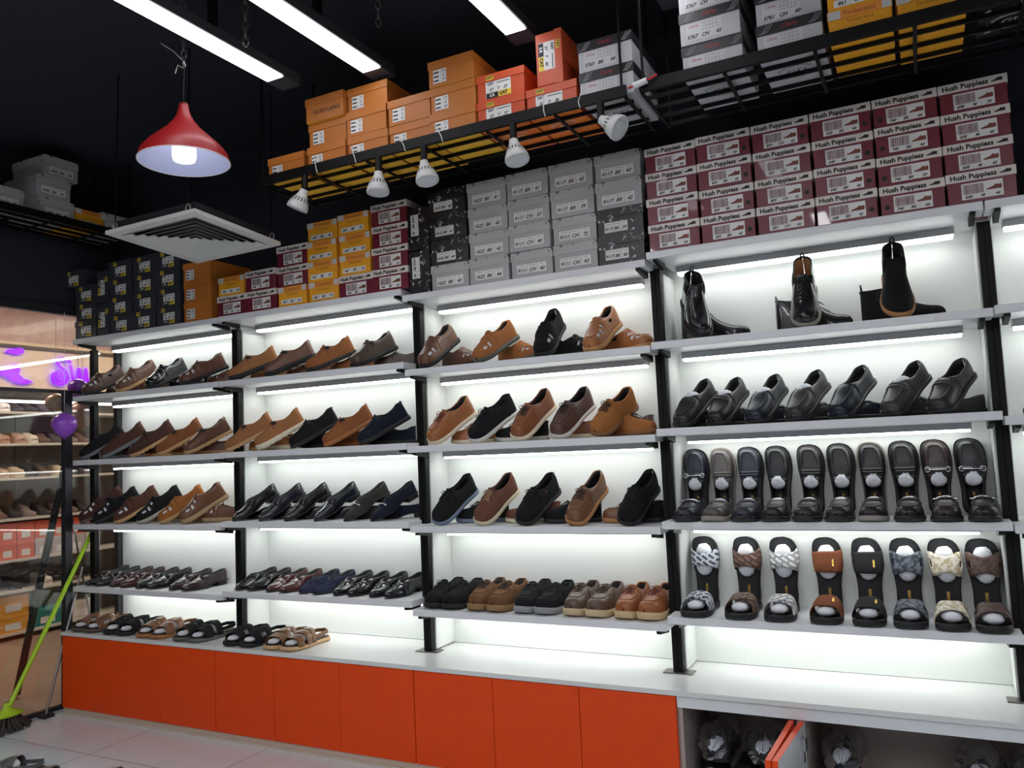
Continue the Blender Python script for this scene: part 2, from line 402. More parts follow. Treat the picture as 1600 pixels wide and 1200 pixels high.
def patch(p, s0, s1, q0, q1, m, root, name, off=.0022, sides=(-1, 1), across=False, n=6):
    b = MB(); D = lambda i: s0+(s1-s0)*i/n
    if across:
        rows = []
        for i in range(n+1):
            rows.append([p.surf(D(i), q0+(1-q0)*j/8, -1, off*(.2 if i in (0, n) else 1)) for j in range(9)]+[p.surf(D(i), q0+(1-q0)*j/8, 1, off*(.2 if i in (0, n) else 1)) for j in range(7, -1, -1)])
        b.grid(rows)
    else:
        o = None
        for s_ in sides:
            b = MB(); b.grid([[p.surf(D(i), q0+(q1-q0)*j/5, s_, off) for j in range(6)] for i in range(n+1)], flip=s_ > 0)
            o = part(name, b, m, root, smooth=True, weld=True)
        return o
    return part(name, b, m, root, smooth=True, weld=True)
def apron(p, m, root, front=.10, back=.40, low=.30, r=.0019):
    pts = []
    for i in range(25):
        u = -1+2*i/24; pts.append(p.surf(front+(back-front)*abs(u)**2.2, 1-low*abs(u)**.6-.02, -1 if u < 0 else 1, .0006))
    return part('apron_seam', MB().tube(pts, r, 5), m, root, smooth=True)
def laces(p, m, root, bars=4, s0=.30, s1=None, bow=True, wid=.017, r=.0019):
    s1 = s1 or p.throat+.005; b = MB()
    def top(s, x):
        q = p.surf(min(s, p.throat-.002), .97, 1); return (x+p.c(s), p.L*s, q[2]+.0025-abs(x)*.22)
    for k in range(bars):
        s = s0+(s1-s0)*k/max(1, bars-1)
        b.tube([top(s-.006, -wid-.003), top(s, -wid*.5), top(s+.004, 0), top(s, wid*.5), top(s-.006, wid+.003)], r, 5)
        if k < bars-1:
            s2 = s0+(s1-s0)*(k+1)/max(1, bars-1)
            b.tube([top(s, -wid), top((s+s2)/2, 0), top(s2, wid)], r*.9, 5); b.tube([top(s, wid), top((s+s2)/2, .001), top(s2, -wid)], r*.9, 5)
    if bow:
        c = Vector(top(s1, 0))+Vector((0, 0, .003))
        for sg in (-1, 1):
            b.tube([c, c+Vector((sg*.014, -.006, .008)), c+Vector((sg*.027, -.014, .003)), c+Vector((sg*.022, -.02, -.004)), c+Vector((sg*.010, -.010, 0)), c], r, 5)
            b.tube([c, c+Vector((sg*.010, -.016, .002)), c+Vector((sg*.019, -.034, -.010)), c+Vector((sg*.024, -.046, -.019))], r*.9, 5)
        b.blob(c, (.004, .004, .0035), 5)
    return part('laces', b, m, root, smooth=True)
def tongue(p, m, root):
    b = MB(); rows = []
    for i in range(6):
        s = p.throat-.03+.085*i/5; z = p.zt(p.throat)+p.h(p.throat-.002)-.004+.020*(i/5)**1.3
        rows.append([(x+p.c(s), p.L*s, z-abs(x)**1.5*2.2) for x in (-.019, -.012, -.005, .005, .012, .019)])
    b.grid(rows); lo = [[(x, y+.0015, z-.003) for x, y, z in r] for r in rows]; b.grid(lo, flip=True)
    part('tongue', b, m, root, smooth=True)
def wad(root, c, r, seed=1, n=12):
    return part('paper_stuffing', MB().blob(c, r, n, .12, seed), PAPER, root, smooth=True)
def tab(p, m, root, h=.009):
    z = p.zt(.99)+p.h(.99); y = p.L*.985
    part('pull_tab', MB().tube([(-.006, y-.002, z-.006), (-.006, y, z+h*.7), (0, y+.001, z+h), (.006, y, z+h*.7), (.006, y-.002, z-.006)], .0032, 5), m, root, smooth=True)

def new_root(name): 
    o = bpy.data.objects.new(name, None); COL.objects.link(o); o.empty_display_size = .05; return o
def slip_on(up, sole, lug=0, gus=None, tabm=True, thick=.022, paper=False, last='round'):
    r = new_root('slip_on_shoe'); p = Last(.28, last, 'slip', throat=.42, thick=thick, lug=lug)
    upper_parts(p, up, LINK, r); sole_parts(p, sole, r)
    patch(p, .43, .52, .55, .93, gus or mat((34, 30, 30), .8), r, 'elastic_gusset', .0018)
    apron(p, up, r, .13, .40, .34, .0024)
    if tabm: tab(p, up, r)
    tongue(p, up, r)
    if paper: wad(r, (0, .14, .062+thick*.5), (.022, .02, .018))
    return r
def lace_up(up, sole, lace, moc=True, lug=0, thick=.022, last='round', lin_=None, bars=4, flag=None):
    r = new_root('lace_up_shoe'); p = Last(.28, last, 'sneaker', throat=.44, thick=thick, lug=lug)
    upper_parts(p, up, lin_ or LINK, r); sole_parts(p, sole, r); tongue(p, up, r)
    laces(p, lace, r, bars)
    patch(p, .33, .50, .50, .80, up, r, 'eyelet_facing', .002)
    if moc: apron(p, up, r, .11, .36, .30, .0030)
    if flag: patch(p, .60, .635, .58, .70, flag, r, 'side_tag', .003)
    return r
def cut_out(up, sole, thick=.022, strap=True, lug=0, backcut=False, last='round'):
    r = new_root('cut_out_shoe'); p = Last(.28, last, 'sneaker', throat=.43, thick=thick, lug=lug, hf=.97)
    H = [(.17, .030, .55, s_, .17) for s_ in (-1, 1)]+[(.29, .032, .52, s_, .19) for s_ in (-1, 1)]+[(.39, .022, .62, s_, .12) for s_ in (-1, 1)]
    if backcut: H += [(.66, .05, .55, s_, .12) for s_ in (-1, 1)]
    upper_parts(p, up, LINK, r, holes=H); sole_parts(p, sole, r)
    if strap:
        patch(p, .33, .42, .30, 1, up, r, 'strap', .004, across=True)
    apron(p, up, r, .08, .30, .28, .0017); tongue(p, up, r)
    return r
def dress(up, kind, metal=None, lining=None):
    r = new_root('tassel_loafer' if kind == 'tassel' else 'dress_loafer'); p = Last(.285, 'point', 'dress', throat=.38, thick=.006, heel=.022, spring=.007, sole_w=.003)
    upper_parts(p, up, lining or LINK, r, collar=False); sole_parts(p, mat((22, 20, 20), .5), r)
    if kind in ('strap', 'bit', 'weave'): patch(p, .27, .345, .30, 1, up, r, 'strap', .0028, across=True)
    if kind == 'bit':
        q = [p.surf(.31, t_, s_, .006) for s_, t_ in ((-1, .62), (-1, .85), (1, .999), (1, .85), (1, .62))]
        b = MB().tube(q, .0025, 6)
        for s_ in (-1, 1): b.blob(p.surf(.31, .66, s_, .006), (.006, .006, .005), 6)
        part('metal_bit', b, metal or CHROME, r, smooth=True)
    if kind == 'tassel':
        apron(p, up, r, .12, .33, .30, .0022); b = MB(); c = Vector(p.surf(.30, .99, 1, .004))
        for s_ in (-1, 1):
            b.tube([c, c+Vector((s_*.008, -.010, .002)), c+Vector((s_*.012, -.026, -.005))], .003, 6, rs=[.0022, .0026, .005])
        part('tassel', b, up, r, smooth=True)
        b = MB(); b.tube([p.surf(.335, .55+.44*k/4, -1, .003) for k in range(5)]+[p.surf(.335, .99-.44*k/4, 1, .003) for k in range(5)], .0022, 5); b.blob(c, (.007, .004, .004), 6)
        part('cord', b, up, r, smooth=True)
    if kind in ('weave', 'seam'): apron(p, up, r, .12, .36, .30, .0026)
    return r
def loafer(up, kind='penny', sole=None, paper=True, L=.28, last='round', grey=False, thick=.018):
    r = new_root('loafer'); p = Last(L, last, 'loafer', throat=.475, rim=.031, thick=thick, heel=.0)
    upper_parts(p, up, LINK, r, collar=False); sole_parts(p, sole or mat((24, 23, 24), .45), r)
    apron(p, up, r, .07, .46, .34, .0028)
    if kind == 'penny':
        for s0 in (.355, .395): patch(p, s0, s0+.032, .50, 1, up, r, 'strap', .0042, across=True, n=4)
    if kind == 'bit':
        patch(p, .37, .43, .45, 1, up, r, 'strap', .003, across=True)
        q = [p.surf(.40, t_, s_, .007) for s_, t_ in ((-1, .6), (-1, .8), (1, .999), (1, .8), (1, .6))]; b = MB().tube(q, .0026, 6)
        for s_ in (-1, 1):
            c = Vector(p.surf(.40, .66, s_, .008)); b.tube([c+Vector((.009*math.cos(k*PI/5), .009*math.sin(k*PI/5), 0)) for k in range(10)], .002, 5, True)
        part('metal_bit', b, CHROME, r, smooth=True)
    if paper:
        wad(r, (0, L*.515, .045+thick), (.031, .032, .023), 3)
        part('insole_mark', MB().box(-.004, .004, L*.72, L*.79, thick+.0095, thick+.011), GOLD, r)
    return r
def chelsea(up, sole):
    r = new_root('ankle_boot'); p = Last(.29, 'mid', 'boot', throat=.605, rim=.046, thick=.018, wf=1.16)
    p.a0 = curve([.605, .62, .70, .82, .92, .975, 1], [.014, .030, .044, .044, .036, .020, .003])
    upper_parts(p, up, LINK, r, collar=True); sole_parts(p, sole, r)
    patch(p, .62, .80, .42, .97, mat((26, 26, 28), .9, bump=.6, scale=180), r, 'elastic_gusset', .0015)
    tab(p, up, r, .03)
    part('welt', MB().tube([(s_*(p.w(t)+.003)+p.c(t), p.L*t, p.zt(t)) for t, s_ in [(t, -1) for t in ST]+[(t, 1) for t in ST[::-1]]], .0022, 5, True), sole, r)
    return r
def laced_boot(up, sole, lin_):
    r = new_root('ankle_boot'); p = Last(.29, 'mid', 'chukka', throat=.52, rim=.044, thick=.018, wf=1.14)
    p.a0 = curve([.52, .54, .66, .82, .92, .975, 1], [.014, .028, .042, .042, .034, .019, .003])
    upper_parts(p, up, lin_, r); sole_parts(p, sole, r); tongue(p, up, r)
    laces(p, mat((20, 20, 22), .8), r, 6, .29, .53); patch(p, .34, .60, .52, .86, up, r, 'eyelet_facing', .002)
    tab(p, up, r, .02)
    return r

# open footwear: a footbed with bands over it
def footbed(r, L, last, thick, m, bed, edge=.004):
    p = Last(L, last, 'dress', thick=thick, spring=.005, sole_w=edge); sole_parts(p, m, r)
    b = MB(); rows = []
    for t in ST[1:-1]:
        w = p.w(t)*.98; z = p.zt(t)+.0012
        rows.append([(x*w+p.c(t), L*t, z+.004*abs(x)**3) for x in (-1, -.8, -.4, 0, .4, .8, 1)])
    b.grid(rows, flip=True); part('footbed', b, bed, r, smooth=True)
    return p
def band(p, root, m, sc, hw, h, skew=0, name='strap', th=.0032, edge=None, n=20, holes=None, off=0, u0=-1, u1=1):
    """A band arched over the footbed: sc centre station, hw half width, h crest height."""
    lo, hi = [], []
    for i in range(n+1):
        u = u0+(u1-u0)*i/n; th_ = (u*.5+.5)*PI; r0, r1 = [], []
        for j in range(9):
            v = -1+2*j/8; q = (edge(u) if edge else (1, 1)); s = sc+skew*u+hw*v*(q[0] if v < 0 else q[1])
            wv = p.w(min(max(s, .02), .98))+.003; cx = -math.cos(th_); cz = math.sin(th_)
            hh = (h(s) if callable(h) else h)
            for rr, e in ((r0, 0), (r1, th)):
                rr.append(((wv+e)*(abs(cx)**.62)*(1 if cx > 0 else -1)+p.c(s), p.L*s, p.zt(s)-.004+(hh+.004+e+off)*cz**.85))
        lo.append(r0); hi.append(r1)
    b = MB(); nj = 9
    fs = []
    keep = lambda i, j: not (holes and holes((u0+(u1-u0)*(i+.5)/n), -1+2*(j+.5)/8))
    vs = [q for r_ in hi for q in r_]+[q for r_ in lo for q in r_]; o = (n+1)*nj
    cell = {(i, j) for i in range(n) for j in range(8) if keep(i, j)}
    for i, j in cell:
        a, b_, c, d = i*nj+j, i*nj+j+1, (i+1)*nj+j+1, (i+1)*nj+j
        fs += [(a, d, c, b_), (a+o, b_+o, c+o, d+o)]
        if (i, j-1) not in cell: fs.append((a, a+o, d+o, d))
        if (i, j+1) not in cell: fs.append((b_, c, c+o, b_+o))
        if (i-1, j) not in cell: fs.append((a, b_, b_+o, a+o))
        if (i+1, j) not in cell: fs.append((d, d+o, c+o, c))
    b.add(vs, fs); return part(name, b, m, root, smooth=True)
HT = curve([0, .2, .4, .55], [.026, .036, .055, .062])
def slide(kind, m, L=.27, trim=None):
    r = new_root('slide_sandal'); BLK = mat((22, 22, 24), .55)
    p = footbed(r, L, 'wide', .026, BLK, mat((34, 34, 38), .5))
    if kind == 'cross':
        band(p, r, m, .315, .085, HT, .085); band(p, r, m, .315, .085, HT, -.085, off=.004)
    elif kind == 'plain':
        band(p, r, m, .32, .145, HT, .0, edge=lambda u: (1-.12*u, 1))
        part('brand_plate', MB().box(-.0035, .0035, -.014, .014, 0, .004, T((-.022, L*.33, p.zt(.3)+.0475)) @ RX(.30) @ RY(-.25)), GOLD, r)
    else:
        band(p, r, m, .32, .16, HT, 0, edge=lambda u: (.62+.38*min(1, abs(u)*2.2), .62+.38*min(1, abs(u)*2.2)), holes=lambda u, v: .45 < abs(u) < .74 and abs(v) < .36)
        q = [((p.w(.32)+.004)*0+x, 0, 0) for x in ()]
    wad(r, (p.c(.2), L*.23, p.zt(.2)+.014), (.033, .040, .018), 5, 10)
    part('insole_print', MB().box(-.005, .005, L*.70, L*.82, p.zt(.75)+.0012, p.zt(.75)+.0019), GOLD, r)
    if kind != 'plain' or True: wad(r, (0, L*.42, p.zt(.4)+.024), (.034, .040, .026), 8, 10)
    return r
def strappy(up, sole, kind=0, buckle=True, paper=True):
    r = new_root('strap_sandal'); p = footbed(r, .28, 'wide', .02, sole, mat((60, 48, 40), .7))
    if kind == 0:
        band(p, r, up, .28, .095, HT, .03); band(p, r, up, .49, .075, HT, -.03)
    elif kind == 1:
        band(p, r, up, .34, .19, HT, .02, holes=lambda u, v: abs(u) > .30 and abs(u) < .72 and abs(v) < .30)
    else:
        band(p, r, up, .23, .065, HT, .02); band(p, r, up, .39, .06, HT, -.02); band(p, r, up, .54, .05, HT, 0)
    pts = [(-(p.w(.5)+.002), .28*.52, .042), (-(p.w(.7)+.004), .28*.70, .044), (-(p.w(.9)+.001), .28*.91, .048), (0, .28*.985, .050), (p.w(.9)+.001, .28*.91, .048), (p.w(.7)+.004, .28*.70, .044), (p.w(.5)+.002, .28*.52, .042)]
    b = MB()
    dense = []
    for i in range(len(pts)-1):
        for k in range(4): f = k/4; dense.append(tuple(pts[i][a]*(1-f)+pts[i+1][a]*f for a in range(3)))
    dense.append(pts[-1])
    rows = [[(x, y, z-.009) for x, y, z in dense], [(x, y, z+.009) for x, y, z in dense]]
    inn = [[(x*.94, y-.003*(1 if y > .2 else 0), z) for x, y, z in q] for q in rows]
    b.grid(rows, flip=True); b.grid(inn); b.grid([rows[0], inn[0]]); b.grid([rows[1], inn[1]], flip=True)
    part('heel_strap', b, up, r, smooth=True)
    if buckle:
        c = Vector((p.w(.5)+.010, .28*.53, .052)); M = T(c)
        part('buckle', MB().tube([(0, -.009, -.008), (0, .009, -.008), (0, .009, .008), (0, -.009, .008)], .0018, 5, True, M), GOLD, r)
    if paper:
        wad(r, (p.c(.15), .28*.17, p.zt(.15)+.012), (.030, .032, .014), 4, 10); wad(r, (0, .28*.46, p.zt(.4)+.026), (.026, .034, .026), 6, 10)
    return r

# ------------------------------------------------------------------ footwear set out on the shelves
def low(root, R):
    z = 1e9
    def walk(o, M):
        nonlocal z
        M = M @ o.matrix_basis if o is not root else M
        if o.type == 'MESH': z = min(z, min((M @ v.co).z for v in o.data.vertices))
        for c in o.children: walk(c, M)
    walk(root, R); return z
def settle(root, R, x, y, zs, mirror=False, size=(1, 1, 1)):
    """Turn a shoe by R, put its toe at x, y and let it down on the surface at height zs."""
    if mirror: R = R @ Matrix.Diagonal((-size[0], size[1], size[2], 1))
    root.matrix_world = T((x, y, zs+.0006-low(root, R))) @ R
BAYN = ['bay beside glass', 'second bay', 'third bay', 'boot bay', 'rightmost bay']
TAN, BRN, DBR, BLK, NAVY = (150, 102, 66), (106, 72, 52), (74, 48, 40), (24, 24, 26), (26, 30, 44)
RUST, COG, GRY = (146, 90, 54), (160, 102, 58), (92, 86, 80)
sue = lambda c: mat(c, .85, bump=.5, scale=260, var=.12, spec=.25)
lea = lambda c: mat(c, .36, bump=.35, scale=130, var=.10)
pol = lambda c: mat(c, .2, bump=.08, scale=60, coat=.4)
rub = lambda c: mat(c, .6, bump=.2, scale=90)
CRM, TNS, GSO, BSO, WSO, BLU = rub((226, 214, 188)), rub((190, 150, 104)), rub((112, 114, 120)), rub((26, 26, 28)), rub((214, 212, 206)), rub((112, 126, 148))
DLC = mat((52, 36, 30), .7); BLC = mat((20, 20, 22), .7); TLC = mat((170, 140, 110), .7)
RED = mat((170, 40, 44), .6); BRZ = mat((120, 104, 80), .35, .8)
co, sl, lu, dr, lo = cut_out, slip_on, lace_up, dress, loafer
LEAN = [   # bay, shelf, pairs: (x of the toe, turn, tilt, shoe, look)
 (0, 0, 'mid', [(.06, 10, 24, lambda: co(lea(DBR), BSO, backcut=True), 'dark brown cut-out shoe'), (.364, 10, 25.5, lambda: co(lea(BRN), TNS), 'mid brown cut-out shoe'),
   (.615, 8, 23, lambda: co(pol(BLK), BSO), 'black leather cut-out shoe'), (.89, 26, 22, lambda: co(lea((98, 60, 44)), BSO), 'reddish brown strap shoe')]),
 (1, 0, 'mid', [(1.26, 40, 21, lambda: sl(sue(TAN), BSO), 'tan slip-on with black sole'), (1.519, 44, 22, lambda: sl(lea(BRN), BSO), 'brown leather slip-on'),
   (1.799, 29, 22, lambda: sl(sue(RUST), BSO), 'rust suede slip-on'), (2.082, 20, 22, lambda: sl(lea((78, 62, 52)), BSO), 'dark taupe slip-on')]),
 (2, 0, 'right', [(2.489, 13, 31.5, lambda: co(lea(BRN), BSO), 'brown strap shoe, black toe'), (2.782, 21, 27, lambda: co(sue(COG), rub((84, 88, 80))), 'tan strap shoe, green-grey sole'),
   (3.098, 0, 34, lambda: co(sue(BLK), BSO), 'black fabric strap shoe'), (3.325, 11, 29, lambda: co(lea((168, 106, 64)), rub((190, 140, 90)), strap=False, backcut=True), 'tan leather cut-out shoe')]),
 (0, 1, 'tight', [(.045, 34, 29, lambda: sl(sue(BLK), GSO, tabm=True), 'black slip-on, grey sole'), (.232, 38, 28, lambda: sl(sue((80, 52, 42)), GSO), 'dark brown slip-on, grey sole'),
   (.48, 30, 28, lambda: sl(sue(DBR), TNS, .005), 'dark brown slip-on, lugged sole'), (.705, 36, 27, lambda: sl(sue((134, 84, 52)), TNS, .005), 'tan brown slip-on, lugged sole'), (.92, 28, 25, lambda: sl(lea((98, 64, 46)), TNS, .004), 'chestnut slip-on, tan sole')]),
 (1, 1, 'tight', [(1.235, 44, 26, lambda: sl(sue(TAN), TNS, .005), 'tan slip-on, lugged sole'), (1.455, 44, 27, lambda: sl(sue((158, 106, 68)), CRM, .006, thick=.03, tabm=True), 'tan slip-on, chunky cream sole'),
   (1.682, 40, 26.5, lambda: sl(sue(BLK), BSO, tabm=False), 'all black slip-on'), (1.90, 46, 26, lambda: sl(sue(RUST), rub((168, 106, 60))), 'rust slip-on, orange sole'), (2.115, 42, 26, lambda: sl(sue(NAVY), BSO), 'navy slip-on with pull tab')]),
 (2, 1, 'wide', [(2.516, 36, 33, lambda: lu(lea((156, 96, 56)), CRM, mat((120, 60, 46), .7)), 'tan moc-toe lace-up'), (2.735, 36, 31, lambda: lu(sue((22, 23, 27)), WSO, BLC, moc=False), 'black suede lace-up, pale sole'),
   (2.955, 27, 33, lambda: lu(lea((134, 78, 46)), CRM, DLC), 'russet lace-up, cream sole'), (3.143, 27, 31, lambda: lu(lea((84, 58, 50)), WSO, DLC, lug=.004), 'dark brown lace-up, white sole'), (3.328, 30, 27, lambda: lu(sue((162, 104, 56)), rub((140, 94, 60)), DLC, moc=False), 'orange tan derby lace-up')]),
 (3, 1, 'tight', [(3.69, 22, 29, lambda: lo(lea((34, 34, 34))), 'charcoal black penny loafer'), (3.825, 19, 28, lambda: lo(lea((28, 28, 29))), 'black penny loafer, low shine'), (3.975, 20, 28, lambda: lo(lea(NAVY), 'plain'), 'navy black plain loafer'),
   (4.12, 25, 29, lambda: lo(lea((52, 49, 46)), 'plain'), 'dark grey plain loafer'), (4.275, 28, 30, lambda: lo(lea((24, 30, 46)), 'plain', paper=False), 'midnight blue plain loafer'), (4.45, 32, 30, lambda: lo(lea((60, 56, 56))), 'grey-black penny loafer'), (4.60, 30, 29, lambda: lo(lea((44, 42, 44)), paper=False), 'soft black penny loafer')]),
 (0, 2, 'tight', [(.035, 29, 27, lambda: co(sue((68, 42, 38)), rub((96, 80, 76)), strap=False, backcut=True), 'maroon brown cut-out shoe'), (.165, 32, 26, lambda: co(sue((22, 22, 25)), BSO, strap=False, backcut=True), 'black suede cut-out shoe'), (.34, 26, 26.5, lambda: co(sue((84, 54, 42)), TNS), 'brown cut-out shoe, tan sole'),
   (.535, 25, 26, lambda: co(sue((20, 21, 22)), rub((176, 172, 158)), strap=False), 'black cut-out shoe, pale sole'), (.715, 36, 26, lambda: co(sue((160, 100, 50)), TNS), 'orange tan cut-out shoe'), (.89, 26, 27, lambda: co(lea((112, 72, 50)), rub((176, 148, 112)), strap=False, lug=.005, thick=.03), 'brown shoe, thick beige sole')]),
 (1, 2, 'dress', [(1.26, 24, 22, lambda: dr(pol((22, 22, 24)), 'seam'), 'glossy black plain loafer'), (1.447, 24, 22, lambda: dr(pol((30, 28, 42)), 'strap'), 'glossy black penny loafer'), (1.62, 24, 22, lambda: dr(pol(BLK), 'strap'), 'black strapped dress loafer'),
   (1.813, 22, 22, lambda: dr(pol((22, 26, 36)), 'seam'), 'blue-black dress loafer'), (2.0, 22, 21, lambda: dr(sue((58, 56, 52)), 'bit', CHROME), 'grey suede horsebit loafer'), (2.16, 26, 21, lambda: dr(sue((30, 32, 48)), 'bit', CHROME), 'navy suede horsebit loafer')]),
 (2, 2, 'wide', [(2.528, 26, 30.5, lambda: lu(sue((22, 23, 24)), BLU, BLC, moc=False), 'black lace-up, blue-grey sole'), (2.75, 24, 29.5, lambda: lu(sue((108, 70, 58)), rub((214, 206, 176)), TLC, moc=False), 'mauve brown lace-up, cream sole'), (2.96, 24, 28, lambda: lu(sue((20, 21, 23)), BSO, BLC, moc=False, flag=RED), 'black lace-up, small red tag'),
   (3.20, 20, 28, lambda: lu(lea((118, 78, 52)), rub((176, 126, 78)), DLC, flag=RED), 'brown moc lace-up, tan sole'), (3.43, 22, 28, lambda: lu(sue((20, 20, 22)), BSO, BLC, moc=False), 'black lace-up, heel tab')]),
]
MATES = {(0, 0): [(0.06, -0.145, 68),(0.364, -0.145, 68),(0.615, -0.145, 68),(0.91, -0.125, 68)],
 (1, 0): [(1.24, -0.125, 68),(1.519, -0.145, 62),(1.799, -0.125, 68),(2.082, -0.125, 68)],
 (2, 0): [(2.724, -0.155, -68),(3.037, -0.155, -68),(3.313, -0.155, -68),(3.56, -0.155, -68)],
 (0, 1): [(0.06, -0.175, 56),(0.227, -0.175, 56),(0.435, -0.175, 56),(0.66, -0.175, 56),(0.835, -0.195, 50)],
 (1, 1): [(1.27, -0.175, 56),(1.41, -0.195, 50),(1.637, -0.195, 50),(1.855, -0.195, 56),(2.07, -0.195, 50)],
 (2, 1): [(2.551, -0.165, 72),(2.79, -0.165, 78),(3.05, -0.145, 78),(3.258, -0.065, 84),(3.563, -0.185, -80)],
 (3, 1): [(3.645, -0.175, 56),(3.8, -0.175, 56),(3.95, -0.175, 62),(4.115, -0.195, 56),(4.27, -0.195, 56),(4.445, -0.195, 56),(4.52, -0.11, 76)],
 (0, 2): [(0.05, -0.175, 56),(0.2, -0.175, 62),(0.375, -0.175, 68),(0.57, -0.195, 62),(0.75, -0.195, 62),(0.925, -0.195, 68)],
 (1, 2): [(1.235, -0.195, 56),(1.402, -0.195, 56),(1.575, -0.195, 56),(1.768, -0.195, 56),(1.955, -0.195, 56),(2.115, -0.195, 56)],
 (2, 2): [(2.563, -0.165, 72),(2.825, -0.165, 72),(3.035, -0.195, 66),(3.295, -0.165, 72),(3.30, -.128, 86)]}   # where the flat mate of each leaning shoe lies: toe x, toe y, turn
def shoe_tag(o, label, grp, cat='shoe'):
    n = len(label.replace('-', ' ').split()); assert n <= 17, label
    tag(o, label, cat, grp)
for bay, row, mode, pairs in LEAN:
    zs = ROWZ[bay][row]+TH; grp = 'shoes on the '+ORD[row]+' shelf of the '+BAYN[bay]
    for k, (x, ps, th, mk, look) in enumerate(pairs):
        a = mk(); m = copy_tree(a)
        rl = 12 if bay == 2 and row else 0       # the lace-ups also lean over sideways on their mates
        settle(a, RY(math.radians(rl)) @ RZ(-math.radians(ps-rl)) @ RX(math.radians(th+(4.5 if rl else 1.5))), x, -.29, zs)
        xm, ym, pm = MATES[bay, row][k]; settle(m, RZ(-math.radians(pm)), xm, ym, zs, True, (1, 1, 1) if mode == 'right' else (.88, .9, .86))
        where = ORD[k]+' pair, '+ORD[row]+' shelf, '+BAYN[bay]
        shoe_tag(a, look+' leaning up, '+where, grp); shoe_tag(m, look+' flat behind, '+where, grp)
# boots on the first shelf of the boot bay
zs = ROWZ[3][0]+TH; G = 'boots on the first shelf of the boot bay'
for k, (x, ps, th, xm, mk, look) in enumerate([(3.80, -24, 42, 3.955, lambda: chelsea(pol((26, 26, 30)), BSO), 'polished black chelsea boot with pull tab'),
      (4.19, -2, 40, 4.345, lambda: laced_boot(pol((26, 27, 30)), rub((150, 142, 132)), mat((176, 128, 84), .7)), 'black lace-up boot with tan lining'),
      (4.51, -3, 43, 4.665, lambda: chelsea(sue((20, 20, 22)), rub((176, 124, 82))), 'black suede chelsea boot with tan sole')]):
    a = mk(); m = copy_tree(a)
    settle(a, RZ(-math.radians(ps)) @ RX(math.radians(th)), x, -.295, zs); settle(m, RZ(math.radians(86)), xm, -.078, zs, True)
    shoe_tag(a, look+', standing tilted in front of its mate', G, 'boot'); shoe_tag(m, look+', flat on shelf behind the tilted one', G, 'boot')
# pairs side by side on the fourth shelves
FLAT = [
 (0, 3, [(.066, .172, lambda: dr(pol(BLK), 'bit', BRZ), 'black bit loafer'), (.283, .390, lambda: dr(pol((62, 30, 32)), 'bit', BRZ), 'burgundy bit loafer'), (.505, .615, lambda: dr(pol((24, 24, 26)), 'weave'), 'black stitched loafer'), (.775, .895, lambda: dr(pol((52, 36, 36)), 'weave'), 'dark brown stitched loafer')]),
 (1, 3, [(1.272, 1.379, lambda: dr(pol((20, 22, 26)), 'seam'), 'black plain dress loafer'), (1.490, 1.597, lambda: dr(pol((84, 46, 44)), 'strap'), 'burgundy dress loafer'), (1.708, 1.815, lambda: dr(sue((44, 50, 72)), 'tassel'), 'navy suede tassel loafer'), (1.926, 2.033, lambda: dr(pol((26, 25, 27)), 'tassel'), 'black tassel loafer'), (2.144, 2.251, lambda: dr(pol((32, 33, 40)), 'tassel'), 'glossy black tassel loafer')]),
 (2, 3, [(2.475, 2.585, lambda: lu(sue((24, 25, 27)), BSO, BLC, moc=False, bars=5), 'black leather lace-up'), (2.705, 2.82, lambda: lu(sue((112, 80, 54)), rub((150, 116, 76)), DLC, thick=.028), 'olive brown moc lace-up'), (2.94, 3.055, lambda: lu(sue((30, 31, 33)), rub((150, 152, 156)), BLC, thick=.028), 'black moc lace-up, grey sole'),
   (3.175, 3.29, lambda: lu(lea((96, 76, 62)), rub((206, 186, 146)), mat((66, 44, 38), .7), thick=.03), 'taupe moc lace-up, cream sole'), (3.405, 3.515, lambda: lu(lea((156, 92, 52)), rub((208, 182, 140)), mat((112, 48, 36), .7), thick=.03), 'tan moc lace-up, cream sole')]),
]
for bay, row, pairs in FLAT:
    zs = ROWZ[bay][row]+TH; grp = 'shoes on the fourth shelf of the '+BAYN[bay]
    for k, (xa, xb, mk, look) in enumerate(pairs):
        a = mk(); m = copy_tree(a); yt = -.30 if bay == 2 else -.298
        settle(a, RZ(-math.radians(3)), xa, yt, zs); settle(m, RZ(-math.radians(3)), xb, yt-.004, zs, True)
        for o, sd in ((a, 'left'), (m, 'right')): shoe_tag(o, look+', '+sd+' one of '+ORD[k]+' pair, fourth shelf, '+BAYN[bay], grp)
# loafers of the third shelf of the boot bay: one on end against the lining, its mate flat before it
UP = Matrix(((-1, 0, 0, 0), (0, 0, -1, 0), (0, -1, 0, 0), (0, 0, 0, 1)))
def upright(o, x, zs, L, lean, y0, twist=0):
    R = RX(-math.radians(lean)) @ RY(math.radians(twist)) @ UP
    settle(o, R, x, y0, zs); return o
zs = ROWZ[3][2]+TH
LF = [(3.684, 3.70, 'bit', (34, 36, 48), 'navy black bit loafer'), (3.795, 3.812, 'penny', (84, 80, 78), 'grey penny loafer'), (3.908, 3.925, 'penny', (44, 46, 58), 'slate navy penny loafer'), (4.02, 4.035, 'plain', (30, 31, 34), 'black plain loafer'), (4.145, 4.15, 'penny', (38, 36, 40), 'black twin-strap loafer'),
      (4.258, 4.262, 'plain', (34, 33, 36), 'black plain-top loafer'), (4.370, 4.374, 'penny', (32, 32, 34), 'black penny loafer with grey sole'), (4.482, 4.492, 'penny', (28, 28, 31), 'smooth black penny loafer'), (4.592, 4.607, 'bit', (50, 40, 40), 'dark brown horsebit loafer'), (4.704, 4.722, 'bit', (30, 31, 34), 'black horsebit loafer')]
